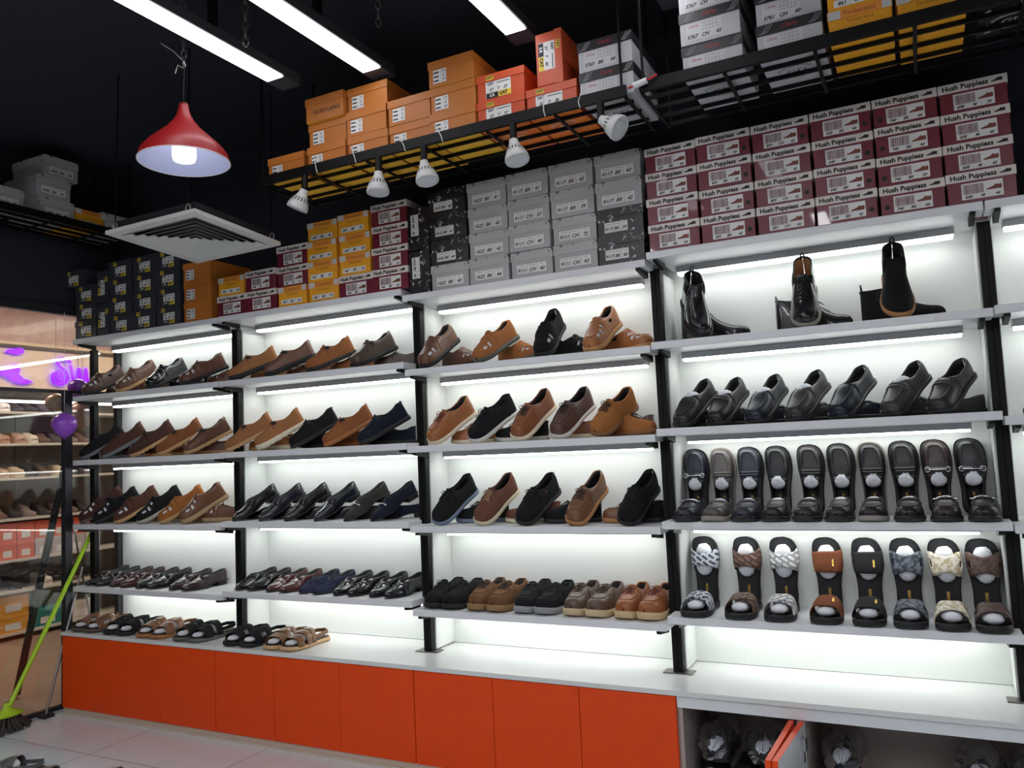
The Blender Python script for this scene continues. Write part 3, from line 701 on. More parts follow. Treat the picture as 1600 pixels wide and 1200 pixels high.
for k, (xb, xf, kd, c, look) in enumerate(LF):
    a = lo(lea(c), kd, L=.272, sole=rub((150, 142, 134)) if k in (1, 6) else None); m = copy_tree(a)
    for o in (a, m): o.scale = (.98, 1, 1)
    upright(a, xb, zs, .272, 1.2, -.009); a.matrix_world = a.matrix_world @ Matrix.Diagonal((.98, 1, 1, 1))
    settle(m, Matrix.Diagonal((.95, .93, .95, 1)), xf, -.347, zs, True)
    shoe_tag(a, look+' on end, toe up, '+ORD[k]+' of ten, boot bay', 'loafers on the third shelf of the boot bay')
    shoe_tag(m, look+' flat in front, '+ORD[k]+' of ten, boot bay', 'loafers on the third shelf of the boot bay')
# slides of the fourth shelf of the boot bay
FF = lambda a, b_: bricky(a, a, b_, 26, .9, .45, .6, rot=.6, msize=.12)
MAZE = lambda a, b_: speckle(a, b_, .50, 60, .6)
zs = ROWZ[3][3]+TH
SLD = [(3.70, 'cross', FF((52, 62, 88), (196, 200, 206)), 'navy and white patterned cross-strap slide'), (3.872, 'cross', FF((122, 88, 70), (70, 50, 44)), 'brown patterned cross-strap slide'), (4.018, 'cross', FF((226, 226, 224), (150, 150, 152)), 'white patterned cross-strap slide'),
       (4.182, 'plain', sue((122, 72, 46)), 'brown wide-strap slide'), (4.327, 'plain', sue((40, 40, 42)), 'black wide-strap slide'), (4.462, 'notch', MAZE((44, 50, 62), (104, 112, 124)), 'blue-black notched slide'), (4.592, 'notch', MAZE((226, 220, 206), (184, 168, 132)), 'cream notched slide'), (4.716, 'notch', MAZE((96, 72, 64), (70, 50, 44)), 'brown notched slide')]
for k, (x, kd, m_, look) in enumerate(SLD):
    a = slide(kd, m_, L=.272); m = copy_tree(a)
    upright(a, x, zs, .272, 2, -.014)
    settle(m, RZ(-.03+.012*k), x+.008, -.334, zs, True)
    shoe_tag(a, look+' standing on end against the lining', 'slides on the fourth shelf of the boot bay', 'sandal')
    shoe_tag(m, look+' lying flat at the shelf edge', 'slides on the fourth shelf of the boot bay', 'sandal')
# sandals on the counter
SND = [(.13, .252, 1, lea((120, 82, 56)), rub((92, 78, 66)), 'brown buckled sandal'), (.40, .522, 0, sue((26, 27, 30)), BSO, 'black cross-band sandal'), (.67, .792, 0, lea((132, 92, 64)), rub((176, 116, 68)), 'tan two-band sandal'),
       (.958, 1.080, 0, sue((34, 36, 36)), rub((96, 100, 92)), 'black sandal with grey sole'), (1.322, 1.446, 1, sue((24, 24, 27)), BSO, 'all black sandal'), (1.595, 1.717, 2, lea((122, 84, 52)), rub((208, 170, 126)), 'brown three-band sandal')]
for k, (xa, xb, kd, u_, s_, look) in enumerate(SND):
    a = strappy(u_, s_, kd, buckle=kd != 2); m = copy_tree(a)
    for o, x, sd in ((a, xa, 'left'), (m, xb, 'right')):
        settle(o, RZ(-math.radians(4)), x, -.415, CT, sd == 'right')
        shoe_tag(o, look+' with paper stuffing, '+sd+' of its pair on the counter', 'sandals on the counter', 'sandal')
# the next bay at the right edge
for row, (x, mk, look) in {0: (4.885, lambda: lo(lea((30, 30, 31)), paper=False), 'black loafer'), 1: (4.885, lambda: lo(lea((40, 38, 40))), 'soft black loafer'), 2: (4.885, lambda: lo(pol((28, 28, 30)), 'bit', paper=False), 'black bit loafer'), 3: (4.91, lambda: slide('plain', sue((30, 30, 32))), 'black slide')}.items():
    if row == 0: continue
    a = mk(); settle(a, RZ(-.5) @ RX(0), x, -.30, ROWZ[4][row]+TH); shoe_tag(a, look+' at the right edge of the photo, '+ORD[row]+' shelf', 'shoes in the bay at the right edge')

# ------------------------------------------------------------------ shoe boxes
MAROON = mat((112, 32, 48), .3, coat=.35); LIDW = mat((226, 216, 210), .4); TIMB = mat((240, 168, 40), .4); TIMBL = mat((236, 150, 62), .4); SILV = mat((206, 204, 200), .4)
ORNG = mat((192, 114, 44), .5); REDO = mat((206, 84, 46), .45); CHAR = mat((50, 52, 58), .5); CLK = mat((190, 188, 192), .4); CLKL = mat((40, 38, 42), .4)
GSPK = speckle((180, 180, 178), (60, 60, 62), .57, 26, .4); BSPK = speckle((20, 21, 23), (200, 200, 200), .585, 34, .3); GRYB = mat((172, 172, 172), .3, bump=.15, scale=30)
YEL = mat((236, 206, 60), .5); REDI = mat((176, 40, 46), .5); BROWNI = mat((120, 60, 44), .5); WHI = mat((225, 225, 225), .5); OCH = mat((150, 92, 40), .5); MARI = mat((104, 40, 56), .5)
LIT_BOTTOM = {'orange': mat((246, 190, 58), .5), 'redorange': mat((246, 128, 48), .5)}   # undersides coloured brighter, for the light they catch from the shelves below
MESH = {}
def cached(key, fn):
    if key not in MESH: MESH[key] = fn()
    return MESH[key]
def carton(wd, h, d, lid, m, ml, key):
    def body():
        b = MB().box(-wd/2, wd/2, -d/2, d/2, 0, h-.002)
        if key in LIT_BOTTOM: b.m[0] = 1
        return b.data('carton', [m, LIT_BOTTOM.get(key, m)], bevel=.001)
    def top():
        e = .0028; b = MB(); b.box(-wd/2-e, wd/2+e, -d/2-e, -d/2-.0003, h-lid, h); b.box(-wd/2-e, wd/2+e, d/2+.0003, d/2+e, h-lid, h)
        b.box(-wd/2-e, -wd/2-.0003, -d/2-.0003, d/2+.0003, h-lid, h); b.box(wd/2+.0003, wd/2+e, -d/2-.0003, d/2+.0003, h-lid, h); b.box(-wd/2-.0003, wd/2+.0003, -d/2-.0003, d/2+.0003, h-.0015, h)
        return b.data('lid', ml)
    return cached(('c', key), body), cached(('l', key), top)
SHOE_SIL = [(-.5, -.2), (-.49, -.05), (-.30, .03), (-.05, .18), (.12, .42), (.2, .34), (.32, .30), (.44, .40), (.5, .2), (.49, -.1), (.46, -.2)]
def sil(b, x, z, w_, y):
    n = len(b.v); return b.add([(x+px*w_, y, z+pz*w_*.62) for px, pz in SHOE_SIL], [tuple(range(len(SHOE_SIL)))])
def quad(b, x0, x1, z0, z1, y): return b.add([(x0, y, z0), (x1, y, z0), (x1, y, z1), (x0, y, z1)], [(0, 1, 2, 3)])
def mb_mi(b, i): b.mi = i; return b
SIZES = {  # kind: width, height, depth, lid height, carton, lid
 'maroon': (.205, .1065, .29, .032, MAROON, LIDW), 'yellow': (.185, .101, .29, .030, TIMB, TIMBL), 'orange': (.205, .108, .30, .032, ORNG, ORNG), 'redorange': (.205, .108, .30, .030, REDO, REDO),
 'charcoal': (.188, .106, .29, .034, CHAR, CHAR), 'grey': (.198, .1165, .29, .040, GRYB, GSPK), 'black': (.198, .1165, .29, .036, BSPK, BSPK), 'silver': (.205, .115, .30, .036, CLK, CLKL), 'clay': (.20, .108, .30, .03, ORNG, ORNG)}
def deco(kind, no, wd, h, d, lid, hole):
    """(name, mesh builder, materials) of what is printed on and stuck to the front end."""
    y = -d/2; yl = y-.0031; out = []; z1 = h-lid
    hand = lambda b, x, z, s, sp, yy: [put_text(b, t_, s, x+sp*i, yy, z, shear=.3, bold=.0005) for i, t_ in enumerate(no.split())]
    if kind == 'maroon':
        b = MB(); put_text(b, 'Hush Puppiess', .024, -wd*.11, yl-.0004, h-lid/2-.001, bold=.0009); sil(b, wd*.36, h-lid*.55, .034, yl-.0004); out.append(('brand_print', b, [LINK], ('mb',)))
        b = MB(); quad(b, -wd*.30+.001, wd*.31, .010, z1-.008, y-.0008); out.append(('label', b, [LABEL], ('ml',)))
        b = mb_mi(MB(), 0); yy = y-.0014; x = -wd*.27; rd = random.Random(3)
        while x < wd*.03: t_ = rd.choice([.0008, .0016, .0026]); quad(b, x, x+t_, .028, z1-.013, yy); x += t_+rd.choice([.0012, .002])
        mb_mi(b, 1); sil(b, wd*.18, .040, .046, yy); mb_mi(b, 2); hand(b, -wd*.20, .0185, .014, wd*.21, yy); out.append(('label_print', b, [MARI, BROWNI, INK], ('mp', no)))
        if hole:
            b = MB(); b.add([(hole*wd*.40+.009*math.cos(2*PI*k/12), y-.0006, .030+.009*math.sin(2*PI*k/12)) for k in range(12)], [tuple(range(12))]); out.append(('finger_hole', b, [LINK], ('mh', hole)))
    elif kind == 'yellow':
        for q0, q1 in ((-wd/2-.001, -wd*.30), (wd*.36, wd/2+.001)): out.append(('lid_band', quad(MB(), q0, q1, h-lid+.001, h-.001, yl-.0003), [SILV], ('yb', q0)))
        b = MB(); put_text(b, 'Timberland', .021, .0, yl-.0006, h-lid/2); put_text(b, 'Timberland', .017, 0, y-.0006, z1-.010); out.append(('brand_print', b, [OCH], ('yp',)))
        b = MB(); quad(b, -wd*.40, wd*.34, .012, .036, y-.0008); out.append(('label', b, [LABEL], ('yl',)))
        b = MB(); hand(b, -wd*.27, .023, .017, wd*.26, y-.0014); out.append(('label_print', b, [INK], ('yn', no)))
    elif kind in ('orange', 'clay'):
        if no == 'G':
            b = MB(); put_text(b, 'GUIDI LANG', .026, .012, y-.0006, .04, bold=.0005); out.append(('brand_print', b, [LINK], ('og',)))
        else:
            b = MB(); quad(b, -wd*.40, -wd*.10, .014, z1-.006, y-.0008); out.append(('label', b, [LABEL], ('ol',)))
            b = MB()
            for k, t_ in enumerate(no.split()):
                z = z1-.018-.017*k; quad(b, -wd*.385, -wd*.27, z-.003, z+.003, y-.0014); put_text(b, t_, .017, -wd*.17, y-.0014, z, shear=.3)
            out.append(('label_print', b, [INK], ('on', no, kind)))
    elif kind in ('redorange', 'charcoal'):
        b = mb_mi(MB(), 0); quad(b, -wd*.30, -wd*.14, h-lid+.006, h-.007, yl-.0003); mb_mi(b, 1); put_text(b, 'CAT', .015, -wd*.22, yl-.0007, h-lid/2, bold=.0008); out.append(('lid_badge', b, [YEL, LINK], ('rb', kind)))
        x0, x1 = (-wd*.22, wd*.26) if kind == 'charcoal' else (-wd*.32, wd*.22)
        b = mb_mi(MB(), 0); quad(b, x0, x1, .010, z1-.001, y-.0008); mb_mi(b, 1); quad(b, (x0+x1)/2, x1, .010, .032, y-.0011); mb_mi(b, 2); quad(b, x0+.002, (x0+x1)/2-.001, .010, .032, y-.0011)
        out.append(('label', b, [LABEL, YEL, LINK], ('rl', kind)))
        b = mb_mi(MB(), 0); put_text(b, 'CAT', .018, (x0*.3+x1*.7), y-.0016, .021, bold=.001); put_text(b, 'CAT', .014, x0*.8+x1*.2, y-.0016, z1-.010, bold=.0008); hand(b, x0*.78+x1*.22, .043, .016, wd*.15, y-.0014)
        quad(b, x0*.55+x1*.45, x1-.004, z1-.012, z1-.009, y-.0014); mb_mi(b, 1); put_text(b, 'S.R', .017, x0*.75+x1*.25, y-.0016, .021, bold=.0006); out.append(('label_print', b, [INK, LABEL], ('rn', no, kind)))
    elif kind in ('grey', 'black'):
        x0, x1 = (-wd*.38, wd*.36) if kind == 'grey' else (-wd*.36, wd*.16)
        b = MB(); quad(b, x0, x1, .016, .060, y-.0008); out.append(('label', b, [LABEL], ('gl', kind)))
        b = MB(); L_ = x1-x0
        for q in (x0, x0+L_*.36, x0+L_*.68, x1-.0008): quad(b, q, q+.0008, .016, .060, y-.0012)
        for q in (.016, .0595): quad(b, x0, x1, q, q+.0007, y-.0012)
        for i, t_ in enumerate(no.split()):
            c = x0+L_*(.18, .52, .84)[i]; put_text(b, t_, .022 if kind == 'grey' else .018, c, y-.0014, .031, shear=.3, bold=.0006); put_text(b, ('STYLE NO.', 'COLOUR', 'SIZE')[i], .006, c, y-.0014, .051)
        out.append(('label_print', b, [INK], ('gn', no, kind)))
    elif kind == 'silver':
        b = mb_mi(MB(), 0)
        for q in (-.46, .30):
            for k in range(3):
                pts = [(wd*q+k*.008+.026*(t_/6)**.6, yl-.001, h-lid+.004+(lid-.008)*t_/6) for t_ in range(7)]; b.tube(pts, .0006, 4)
        mb_mi(b, 1); put_text(b, 'Clarks', .020, .0, yl-.0006, h-lid/2, shear=.3); out.append(('lid_print', b, [WHI, REDI], ('sp',)))
        b = MB(); quad(b, -wd*.40, wd*.20, .012, z1-.006, y-.0008); out.append(('label', b, [mat((205, 203, 206), .45)], ('sl',)))
        b = mb_mi(MB(), 0); hand(b, -wd*.30, .024, .018, wd*.22, y-.0014)
        for q in range(5): quad(b, -wd*.12+q*.012, -wd*.12+q*.012+.0006, .040, z1-.008, y-.0012)
        for q in range(3): quad(b, -wd*.12, wd*.18, .042+q*.012, .0426+q*.012, y-.0012)
        mb_mi(b, 1); put_text(b, 'Clarks', .014, -wd*.27, y-.0014, z1-.018, shear=.3); out.append(('label_print', b, [INK, REDI], ('sn', no)))
    return out
BOXN = 0
def shoe_box(kind, no, M, label, group, hole=0, size=None, under=None):
    wd, h, d, lid, m, ml = SIZES[kind]
    t = thing('shoe_box', label, 'box', M, group)
    c, l = carton(wd, h, d, lid, m, ml, kind)
    link('carton', c, t); link('lid', l, t)
    for nm, b, ms, key in deco(kind, no, wd, h, d, lid, hole):
        link(nm, cached(key, lambda: b.data(nm, ms)), t)
    if under:
        def mk():
            b = MB(); n = 24
            for r0, r1, k0, k1 in ((.040, .042, 1, 10), (.040, .042, 13, 22), (.047, .049, 2, 9), (.047, .049, 14, 21)):
                for k in range(k0, k1):
                    a0, a1 = 2*PI*k/n, 2*PI*(k+1)/n
                    b.add([(1.5*r0*math.cos(a0), r0*math.sin(a0), -.0006), (1.5*r1*math.cos(a0), r1*math.sin(a0), -.0006), (1.5*r1*math.cos(a1), r1*math.sin(a1), -.0006), (1.5*r0*math.cos(a1), r0*math.sin(a1), -.0006)], [(0, 1, 2, 3)])
            vs, fs = text('GD', .045); b.add(vs, fs, T((0, 0, -.0006)) @ RX(PI)); return b.data('bottom_print', [under])
        link('bottom_print', cached(('bp', under.name), mk), t)
    return t
def stack(x, z0, kinds, label_of, group, y=-.165, gap=.0012, jit=.5):
    """kinds: from the bottom up, (kind, number, [hole])."""
    z = z0; rd = random.Random(int(x*1000)); tops = []
    for i, kn in enumerate(kinds):
        kind, no = kn[0], kn[1]; wd, h, d, lid, m, ml = SIZES[kind]
        dx = rd.uniform(-.0012, .0012)*jit; dy = rd.uniform(-.016, .012)*jit
        shoe_box(kind, no, T((x+dx, y+dy, z)) @ RZ(rd.uniform(-.004, .004)*jit), label_of(i, len(kinds), kind), group, kn[2] if len(kn) > 2 else 0, under=kn[3] if len(kn) > 3 else None)
        z += h+gap
    return z
LOOK = {'maroon': 'maroon shoe box, cream lid', 'yellow': 'yellow shoe box, orange lid', 'orange': 'orange shoe box', 'redorange': 'red-orange shoe box', 'charcoal': 'charcoal shoe box, yellow label', 'grey': 'grey speckled shoe box', 'black': 'black speckled shoe box', 'silver': 'silver-grey shoe box, black lid'}
def lev(i, n): return 'topmost' if i == n-1 and n > 1 else 'lowest' if i == 0 else ORD[i]+' from bottom'
def namer(stackname): return lambda i, n, kind: LOOK[kind]+', '+lev(i, n)+' in '+stackname
# above the boot bay: six stacks of four maroon boxes
z0 = TOPZ[3]+TH+.0006; G = 'maroon boxes above the boot bay'
for c, (x, st, nos, hl) in enumerate([(3.722, '859 BK', (44, 41, 38, 38), 0), (3.936, '859 BK', (43, 41, 42, 39), 1), (4.152, '859 CH', (42, 41, 43, 43), 1), (4.368, '640 BK', (42, 40, 39, 44), 1), (4.583, '740 BK', (44, 39, 40, 44), -1), (4.797, '608 M', (44, 42, 40, 39), 0)]):
    stack(x, z0, [('maroon', st+' %d' % n, hl if i % 2 else (hl if c != 2 else 0)) for i, n in enumerate(nos)], namer(ORD[c]+' stack above boot bay'), G)
# above the third bay
z0 = TOPZ[2]+TH+.0006; G = 'grey and black boxes above the third bay'
for c, (x, ks) in enumerate([(2.666, [('grey', '1622 BR 40'), ('black', '1602 BK 40'), ('black', '1612 BR 41'), ('black', '1612 BK 42')]), (2.874, [('grey', '1622 BK 44'), ('grey', '1622 BK 42'), ('grey', '1622 BK 43'), ('grey', '1622 BK 41')]),
        (3.082, [('grey', '9111 CH 40'), ('grey', '9111 CH 40'), ('grey', '9111 CH 37'), ('grey', '9117 BR 41')]), (3.290, [('grey', '9111 CH 43'), ('grey', '9111 CH 72'), ('grey', '9117 BR 39'), ('grey', '9117 BK 43')]), (3.498, [('black', '9117 BK 43'), ('black', '9117 BK 39'), ('grey', '9117 BR 42'), ('grey', '9117 BK 43')])]):
    stack(x, z0, ks, namer(ORD[c]+' stack above third bay'), G)
for i, (zz, no) in enumerate(((0, '1622 BK 45'), (.2046, '1602 BK 45'))):
    shoe_box('black', no, T((2.4435, -.165, z0+.1024+zz)) @ RY(PI/2), 'black speckled shoe box on end left of grey stacks, '+('lower' if i == 0 else 'upper'), G)
# above the second bay
z0 = TOPZ[1]+TH+.0006; G = 'maroon and yellow boxes above the second bay'
Mn, Yn = (lambda n: ('maroon', '640 M %d' % n)), (lambda n: ('yellow', '867 BK %d' % n))
for c, (x, ks) in enumerate([(1.30, [Mn(42), ('yellow', '867 BR 40')]), (1.511, [Mn(39), Mn(43)]), (1.722, [Yn(42), Mn(41), Mn(39)]), (1.924, [Yn(39), Yn(42), Yn(44), Yn(40)]), (2.124, [('maroon', '668 BK 43'), Yn(44), Yn(43), Yn(43)]), (2.335, [('maroon', '608 BK 44'), ('maroon', '608 BK 44'), ('maroon', '608 BK 43'), ('maroon', '608 BK 43')])]):
    stack(x, z0, ks, namer(ORD[c]+' stack above second bay'), G)
# above the bay beside the glass
z0 = TOPZ[0]+TH+.0006; G = 'charcoal boxes above the bay beside the glass'
cz = lambda n: [('charcoal', '%d BK %d' % (n, 40+i)) for i in range(4)]
zt = stack(.10, z0, cz(71)[:3], namer('stack at glass end'), G)
shoe_box('charcoal', '71 BK 45', T((-.01, -.17, zt)), 'charcoal shoe box jutting out to the left above the glass', G)
for i, (x, zz) in enumerate(((.258, .0975), (.256, .2925))):
    shoe_box('charcoal', '74 BK 4%d' % i, T((x-.053, -.165, z0+zz)) @ RY(PI/2), 'charcoal shoe box standing on end, '+('lower' if i == 0 else 'upper')+' of two', G)
for c, x in enumerate((.412, .612, .812)): stack(x, z0, cz(81+c), namer(ORD[c]+' full charcoal stack'), G)
stack(1.045, z0, [('orange', '66 A 41'), ('orange', '66 A 42'), ('orange', '66 A 40')], namer('stack beside charcoal boxes'), 'orange boxes above the bay beside the glass')

# ------------------------------------------------------------------ ceiling racks and what lies on them
RZ0 = 2.65
def rack(name, label, x0, x1, y0, y1, z, nbar, step, along='x'):
    t = thing(name, label, 'rack', T((x0, y0, z)) if along == 'x' else T((x0, y0, z)) , 'hanging wire racks'); L, D = x1-x0, y1-y0
    part('frame', MB().box(0, L, 0, .018, -.016, .024) if along == 'x' else MB().box(L-.018, L, 0, D, -.016, .024), BLACKM, t)
    n = nbar
    for k in range(1, n+1):
        if along == 'x': part('bar', MB().box(0, L, D*k/n-.010, D*k/n, -.014, -.0006), BLACKM, t)
        else: part('bar', MB().box(L*(n-k)/n, L*(n-k)/n+.012, 0, D, -.014, -.0006), BLACKM, t)
    S = L if along == 'x' else D; q = 0.0
    while q <= S+.001:
        a = min(q, S-.012)
        part('cross_bar', MB().box(a, a+.012, .0185, D, -.022, -.0145) if along == 'x' else MB().box(0, L-.0185, a, a+.012, -.022, -.0145), BLACKM, t); q += step
    for a in ((.01, S-.02)):
        for e in ((.004, D-.012) if along == 'x' else (.004, L-.012)):
            part('hanger_rod', (MB().box(a, a+.008, e, e+.008, -.0005, CEIL-z-.0005) if along == 'x' else MB().box(e, e+.008, a, a+.008, -.0005, CEIL-z-.0005)), BLACKM, t)
    return t
rack('ceiling_rack', 'black wire rack above the second and third bays carrying orange boxes', 1.96, 3.70, -.775, -.40, RZ0, 4, .29)
rack('ceiling_rack', 'black wire rack above the boot bay carrying silver and yellow boxes', 3.75, 5.6, -.775, -.40, RZ0, 4, .29)
G = 'boxes on the rack above the second and third bays'; zr = RZ0+.0006; yr = -.595
o_ = lambda n: ('orange', n)
UY = mat((238, 176, 50), .5)
RK = [(2.09, [o_('52 A 40')]), (2.325, [o_('52 B 41'), o_('61 A 41'), o_('G')]), (2.545, [o_('77 A 42'), o_('77 A 41'), o_('77 A 39')]), (2.76, [o_('75 B 40'), o_('75 A 42')]), (2.972, [o_('73 A 41'), o_('73 A 40'), o_('75 A 39')]), (3.185, [('redorange', '57 T 37', 0, WHI), ('redorange', '57 T 37')])]
for c, (x, ks) in enumerate(RK): stack(x, zr, ks, namer(ORD[c]+' stack on the middle rack'), G, y=yr, jit=1)
shoe_box('redorange', '57 T 38', T((3.400, yr, zr)), 'red-orange shoe box lying under the one stood on end', G, under=WHI)
shoe_box('redorange', '57 T 40', T((3.400-.055, yr, zr+.1092+.1055)) @ RY(PI/2) , 'red-orange shoe box stood on end on the middle rack', G)
S_ = lambda n: ('silver', n, 0, LINK)
stack(3.622, zr, [S_('5763 BK 41'), S_('5763 BK 44')], namer('the stack right of the red-orange boxes'), G, y=yr)
G = 'boxes on the rack above the boot bay'
stack(4.005, zr, [S_('5767 BK 39'), S_('5767 CH 42'), S_('5767 CH 43'), S_('5767 BK 40')], namer('first silver stack, boot rack'), G, y=yr)
stack(4.262, zr, [S_('5767 CH 42'), S_('5761 CH 40'), S_('5761 CH 41'), S_('5761 BK 41')], namer('second silver stack, boot rack'), G, y=yr)
stack(4.475, zr, [('yellow', '861 BK 39'), ('yellow', '861 BK 40'), ('yellow', '861 BK 41')], namer('left yellow stack, boot rack'), G, y=yr)
stack(4.675, zr, [('yellow', '861 BK 42'), ('yellow', '861 BK 41'), ('yellow', '861 BK 43')], namer('right yellow stack, boot rack'), G, y=yr)
stack(4.90, zr, [('black', '1602 BK 41', 0, WHI), ('black', '1602 BK 42')], namer('the stack right of the yellow boxes'), G, y=yr)
# rack over the glass, boxes with their ends to the shop
rack('ceiling_rack', 'dark wire rack at upper left above the glass wall', -.04, .30, -1.55, -.14, 2.80, 4, .3, 'y')
G = 'boxes on the rack above the glass'
def side_box(kind, no, y, z, label, x=.13): shoe_box(kind, no, T((x, y, z)) @ RZ(PI/2), label, G)
for i, y in enumerate((-.61, -.64, -.60)): side_box('grey', '1902 BK 4%d' % i, y, 2.8006+.118*i, 'grey speckled box on the rack above the glass, '+lev(i, 3)+' of three', .135+.01*i)
side_box('yellow', '867 BR 38', -.405, 2.8006, 'yellow shoe box with dark picture beside grey boxes above glass')
side_box('grey', '1902 CH 42', -.90, 2.8006, 'grey box left of the three grey boxes above the glass')
side_box('grey', '1902 CH 43', -.23, 2.8006, 'grey box nearest the wall on the rack above the glass')

# ------------------------------------------------------------------ ceiling lights, pendant, air diffuser, spots
def batten(x, y1, y0, label, s=TUBE):
    t = thing('ceiling_light', label, 'light', T((x, y0, 3.0)), 'white ceiling battens'); L = y1-y0
    b = MB(); b.box(-.05, .05, 0, L+.10, .004, .045); part('housing', b, mat((58, 58, 62), .5), t)
    part('diffuser', MB().box(-.042, .042, .01, L, -.004, .0038), glow((250, 250, 255), s), t)
    b = MB(); b.box(-.05, .05, L+.001, L+.10, -.003, .0035); part('end_cap', b, mat((74, 76, 82), .4), t)
    for yy in (.3, L-.35): part('hanger', MB().box(-.012, .012, yy, yy+.03, .0455, CEIL-3.0-.0005), BLACKM, t)
batten(2.225, -.95, -2.7, 'long white ceiling light left of the others, above the red pendant')
batten(2.615, -.80, -2.7, 'second long white ceiling light from the left')
batten(3.27, -.76, -2.7, 'third white ceiling light pointing at the orange boxes')
batten(3.86, -.70, -2.7, 'ceiling light cut by the top edge beside the silver boxes')
for k, x in enumerate((1.2, 2.6, 4.0, 5.4, 6.8)): batten(x, -3.3, -5.8, 'added ceiling light behind the viewer, '+ORD[k]+' from the left', ROOM)  # unseen fixtures added to brighten shelves, cabinets and floor
def chain(x, y, z0, n, label):
    t = MB()
    for k in range(n):
        c = Vector((x, y, z0-.034*k)); a = .6 if k % 2 else 2.1
        t.tube([c+Vector((.010*math.cos(q)*math.cos(a), .010*math.cos(q)*math.sin(a), .021*math.sin(q))) for q in [2*PI*i/10 for i in range(10)]], .0028, 5, True)
    o = part('hanging_chain', t, mat((120, 118, 116), .35, .8), smooth=True); tag(o, label, 'chain'); return o
chain(2.36, -1.25, CEIL-.02, 8, 'short steel chain hanging from ceiling between first two lights')
chain(2.80, -1.0, CEIL-.02, 6, 'short steel chain hanging right of the second ceiling light')
PX, PY, PZ = 2.06, -1.284, 2.57; PS = .87
t = thing('pendant_lamp', 'red teardrop pendant lamp with white inside hanging on a chain', 'lamp', T((PX, PY, PZ)))
out = [(q0*PS, q1*PS) for q0, q1 in [(.021, .262), (.024, .24), (.032, .215), (.045, .19), (.072, .155), (.115, .115), (.158, .075), (.186, .04), (.198, .0)]]
part('lamp_shade', MB().lathe(out, 40), mat((152, 22, 26), .42), t, smooth=True)
part('inner_shade', MB().lathe([(r-.003, z+.0003) for r, z in out][::-1], 40), mat((196, 200, 226), .5), t, smooth=True)
part('rim', MB().tube([(.1965*PS*math.cos(2*PI*k/40), .1965*PS*math.sin(2*PI*k/40), 0) for k in range(40)], .0022, 5, True), mat((235, 225, 225), .4), t, smooth=True)
part('socket', MB().lathe([(.0, .235), (.018, .235), (.018, .18), (.022, .16), (.022, .14), (0, .14)], 16), mat((90, 20, 22), .4), t, smooth=True)
part('bulb', MB().lathe([(0, .139), (.034, .138), (.043, .128), (.045, .02), (.040, .004), (0, .0)], 24), glow((250, 250, 255), 2.2), t, smooth=True)
part('cord', MB().tube([(0, 0, .235), (0, 0, .30), (.006, .002, .40)], .003, 6), BLACKM, t)
b = MB()
for k in range(16):
    c = Vector((.004, .0, .40+.0345*k)); a = .5 if k % 2 else 2.07
    if c.z < CEIL-PZ-.03: b.tube([c+Vector((.010*math.cos(q)*math.cos(a), .010*math.cos(q)*math.sin(a), .022*math.sin(q))) for q in [2*PI*i/10 for i in range(10)]], .0026, 5, True)
part('chain', b, mat((126, 124, 122), .35, .8), t, smooth=True)
b = MB(); b.tube([(-.10, -.02, .50), (-.04, -.01, .455), (.004, 0, .405), (.014, 0, .385), (.0, 0, .38), (-.03, 0, .40), (-.045, 0, .37)], .0022, 5)
part('zip_tie', b, mat((225, 225, 222), .5), t, smooth=True)

S = .55; VX, VY, VZ = 1.30, -1.07, 2.44
t = thing('air_diffuser', 'square white air diffuser with nested louvres under the ceiling', 'vent', T((1.54, -.764, 2.4515)) @ RZ(.039) @ RX(-.0525) @ RY(-.027))
VW = mat((222, 222, 218), .5); h = S/2
def ring(b, a0, z0, a1, z1):
    q = [(-1, -1), (1, -1), (1, 1), (-1, 1)]
    b.grid([[(x*a0, y*a0, z0) for x, y in q], [(x*a1, y*a1, z1) for x, y in q]], True)
b = MB(); ring(b, h, 0, h-.045, 0); ring(b, h, 0, h, .018); ring(b, h-.045, 0, h-.05, .014); ring(b, h, .018, h-.04, .018); part('frame', b, VW, t)
for k in range(6):
    a = h-.052-.034*k; b = MB(); ring(b, a, -.002, a-.021, .013); ring(b, a, -.0005, a-.021, .0145); ring(b, a, -.002, a, -.0005); part('louvre', b, VW, t)
b = MB(); b.box(-.018, .018, -.018, .018, -.001, .004); part('centre_plate', b, VW, t)
b = MB()
for x0, x1, y0, y1 in ((-h+.03, h-.03, -h+.03, -h+.035), (-h+.03, h-.03, h-.035, h-.03), (-h+.03, -h+.035, -h+.035, h-.035), (h-.035, h-.03, -h+.035, h-.035)): b.box(x0, x1, y0, y1, .0185, .06)
b.box(-h+.03, h-.03, -h+.03, h-.03, .06, .065); part('plenum', b, mat((30, 31, 36), .7), t)
for x, y in ((-h+.05, -h+.012), (h-.05, -h+.012), (-h+.012, h-.05), (h-.012, h-.05)):
    b = MB(); b.tube([(x+.013*math.cos(q), y, .032+.018*math.sin(q)) for q in [2*PI*i/12 for i in range(12)]], .003, 5, True); part('eyelet', b, mat((170, 170, 168), .4, .6), t, smooth=True)
    part('hanger_rod', MB().box(x-.002, x+.002, y-.002, y+.002, .0525, CEIL-VZ-.03), BLACKM, t)

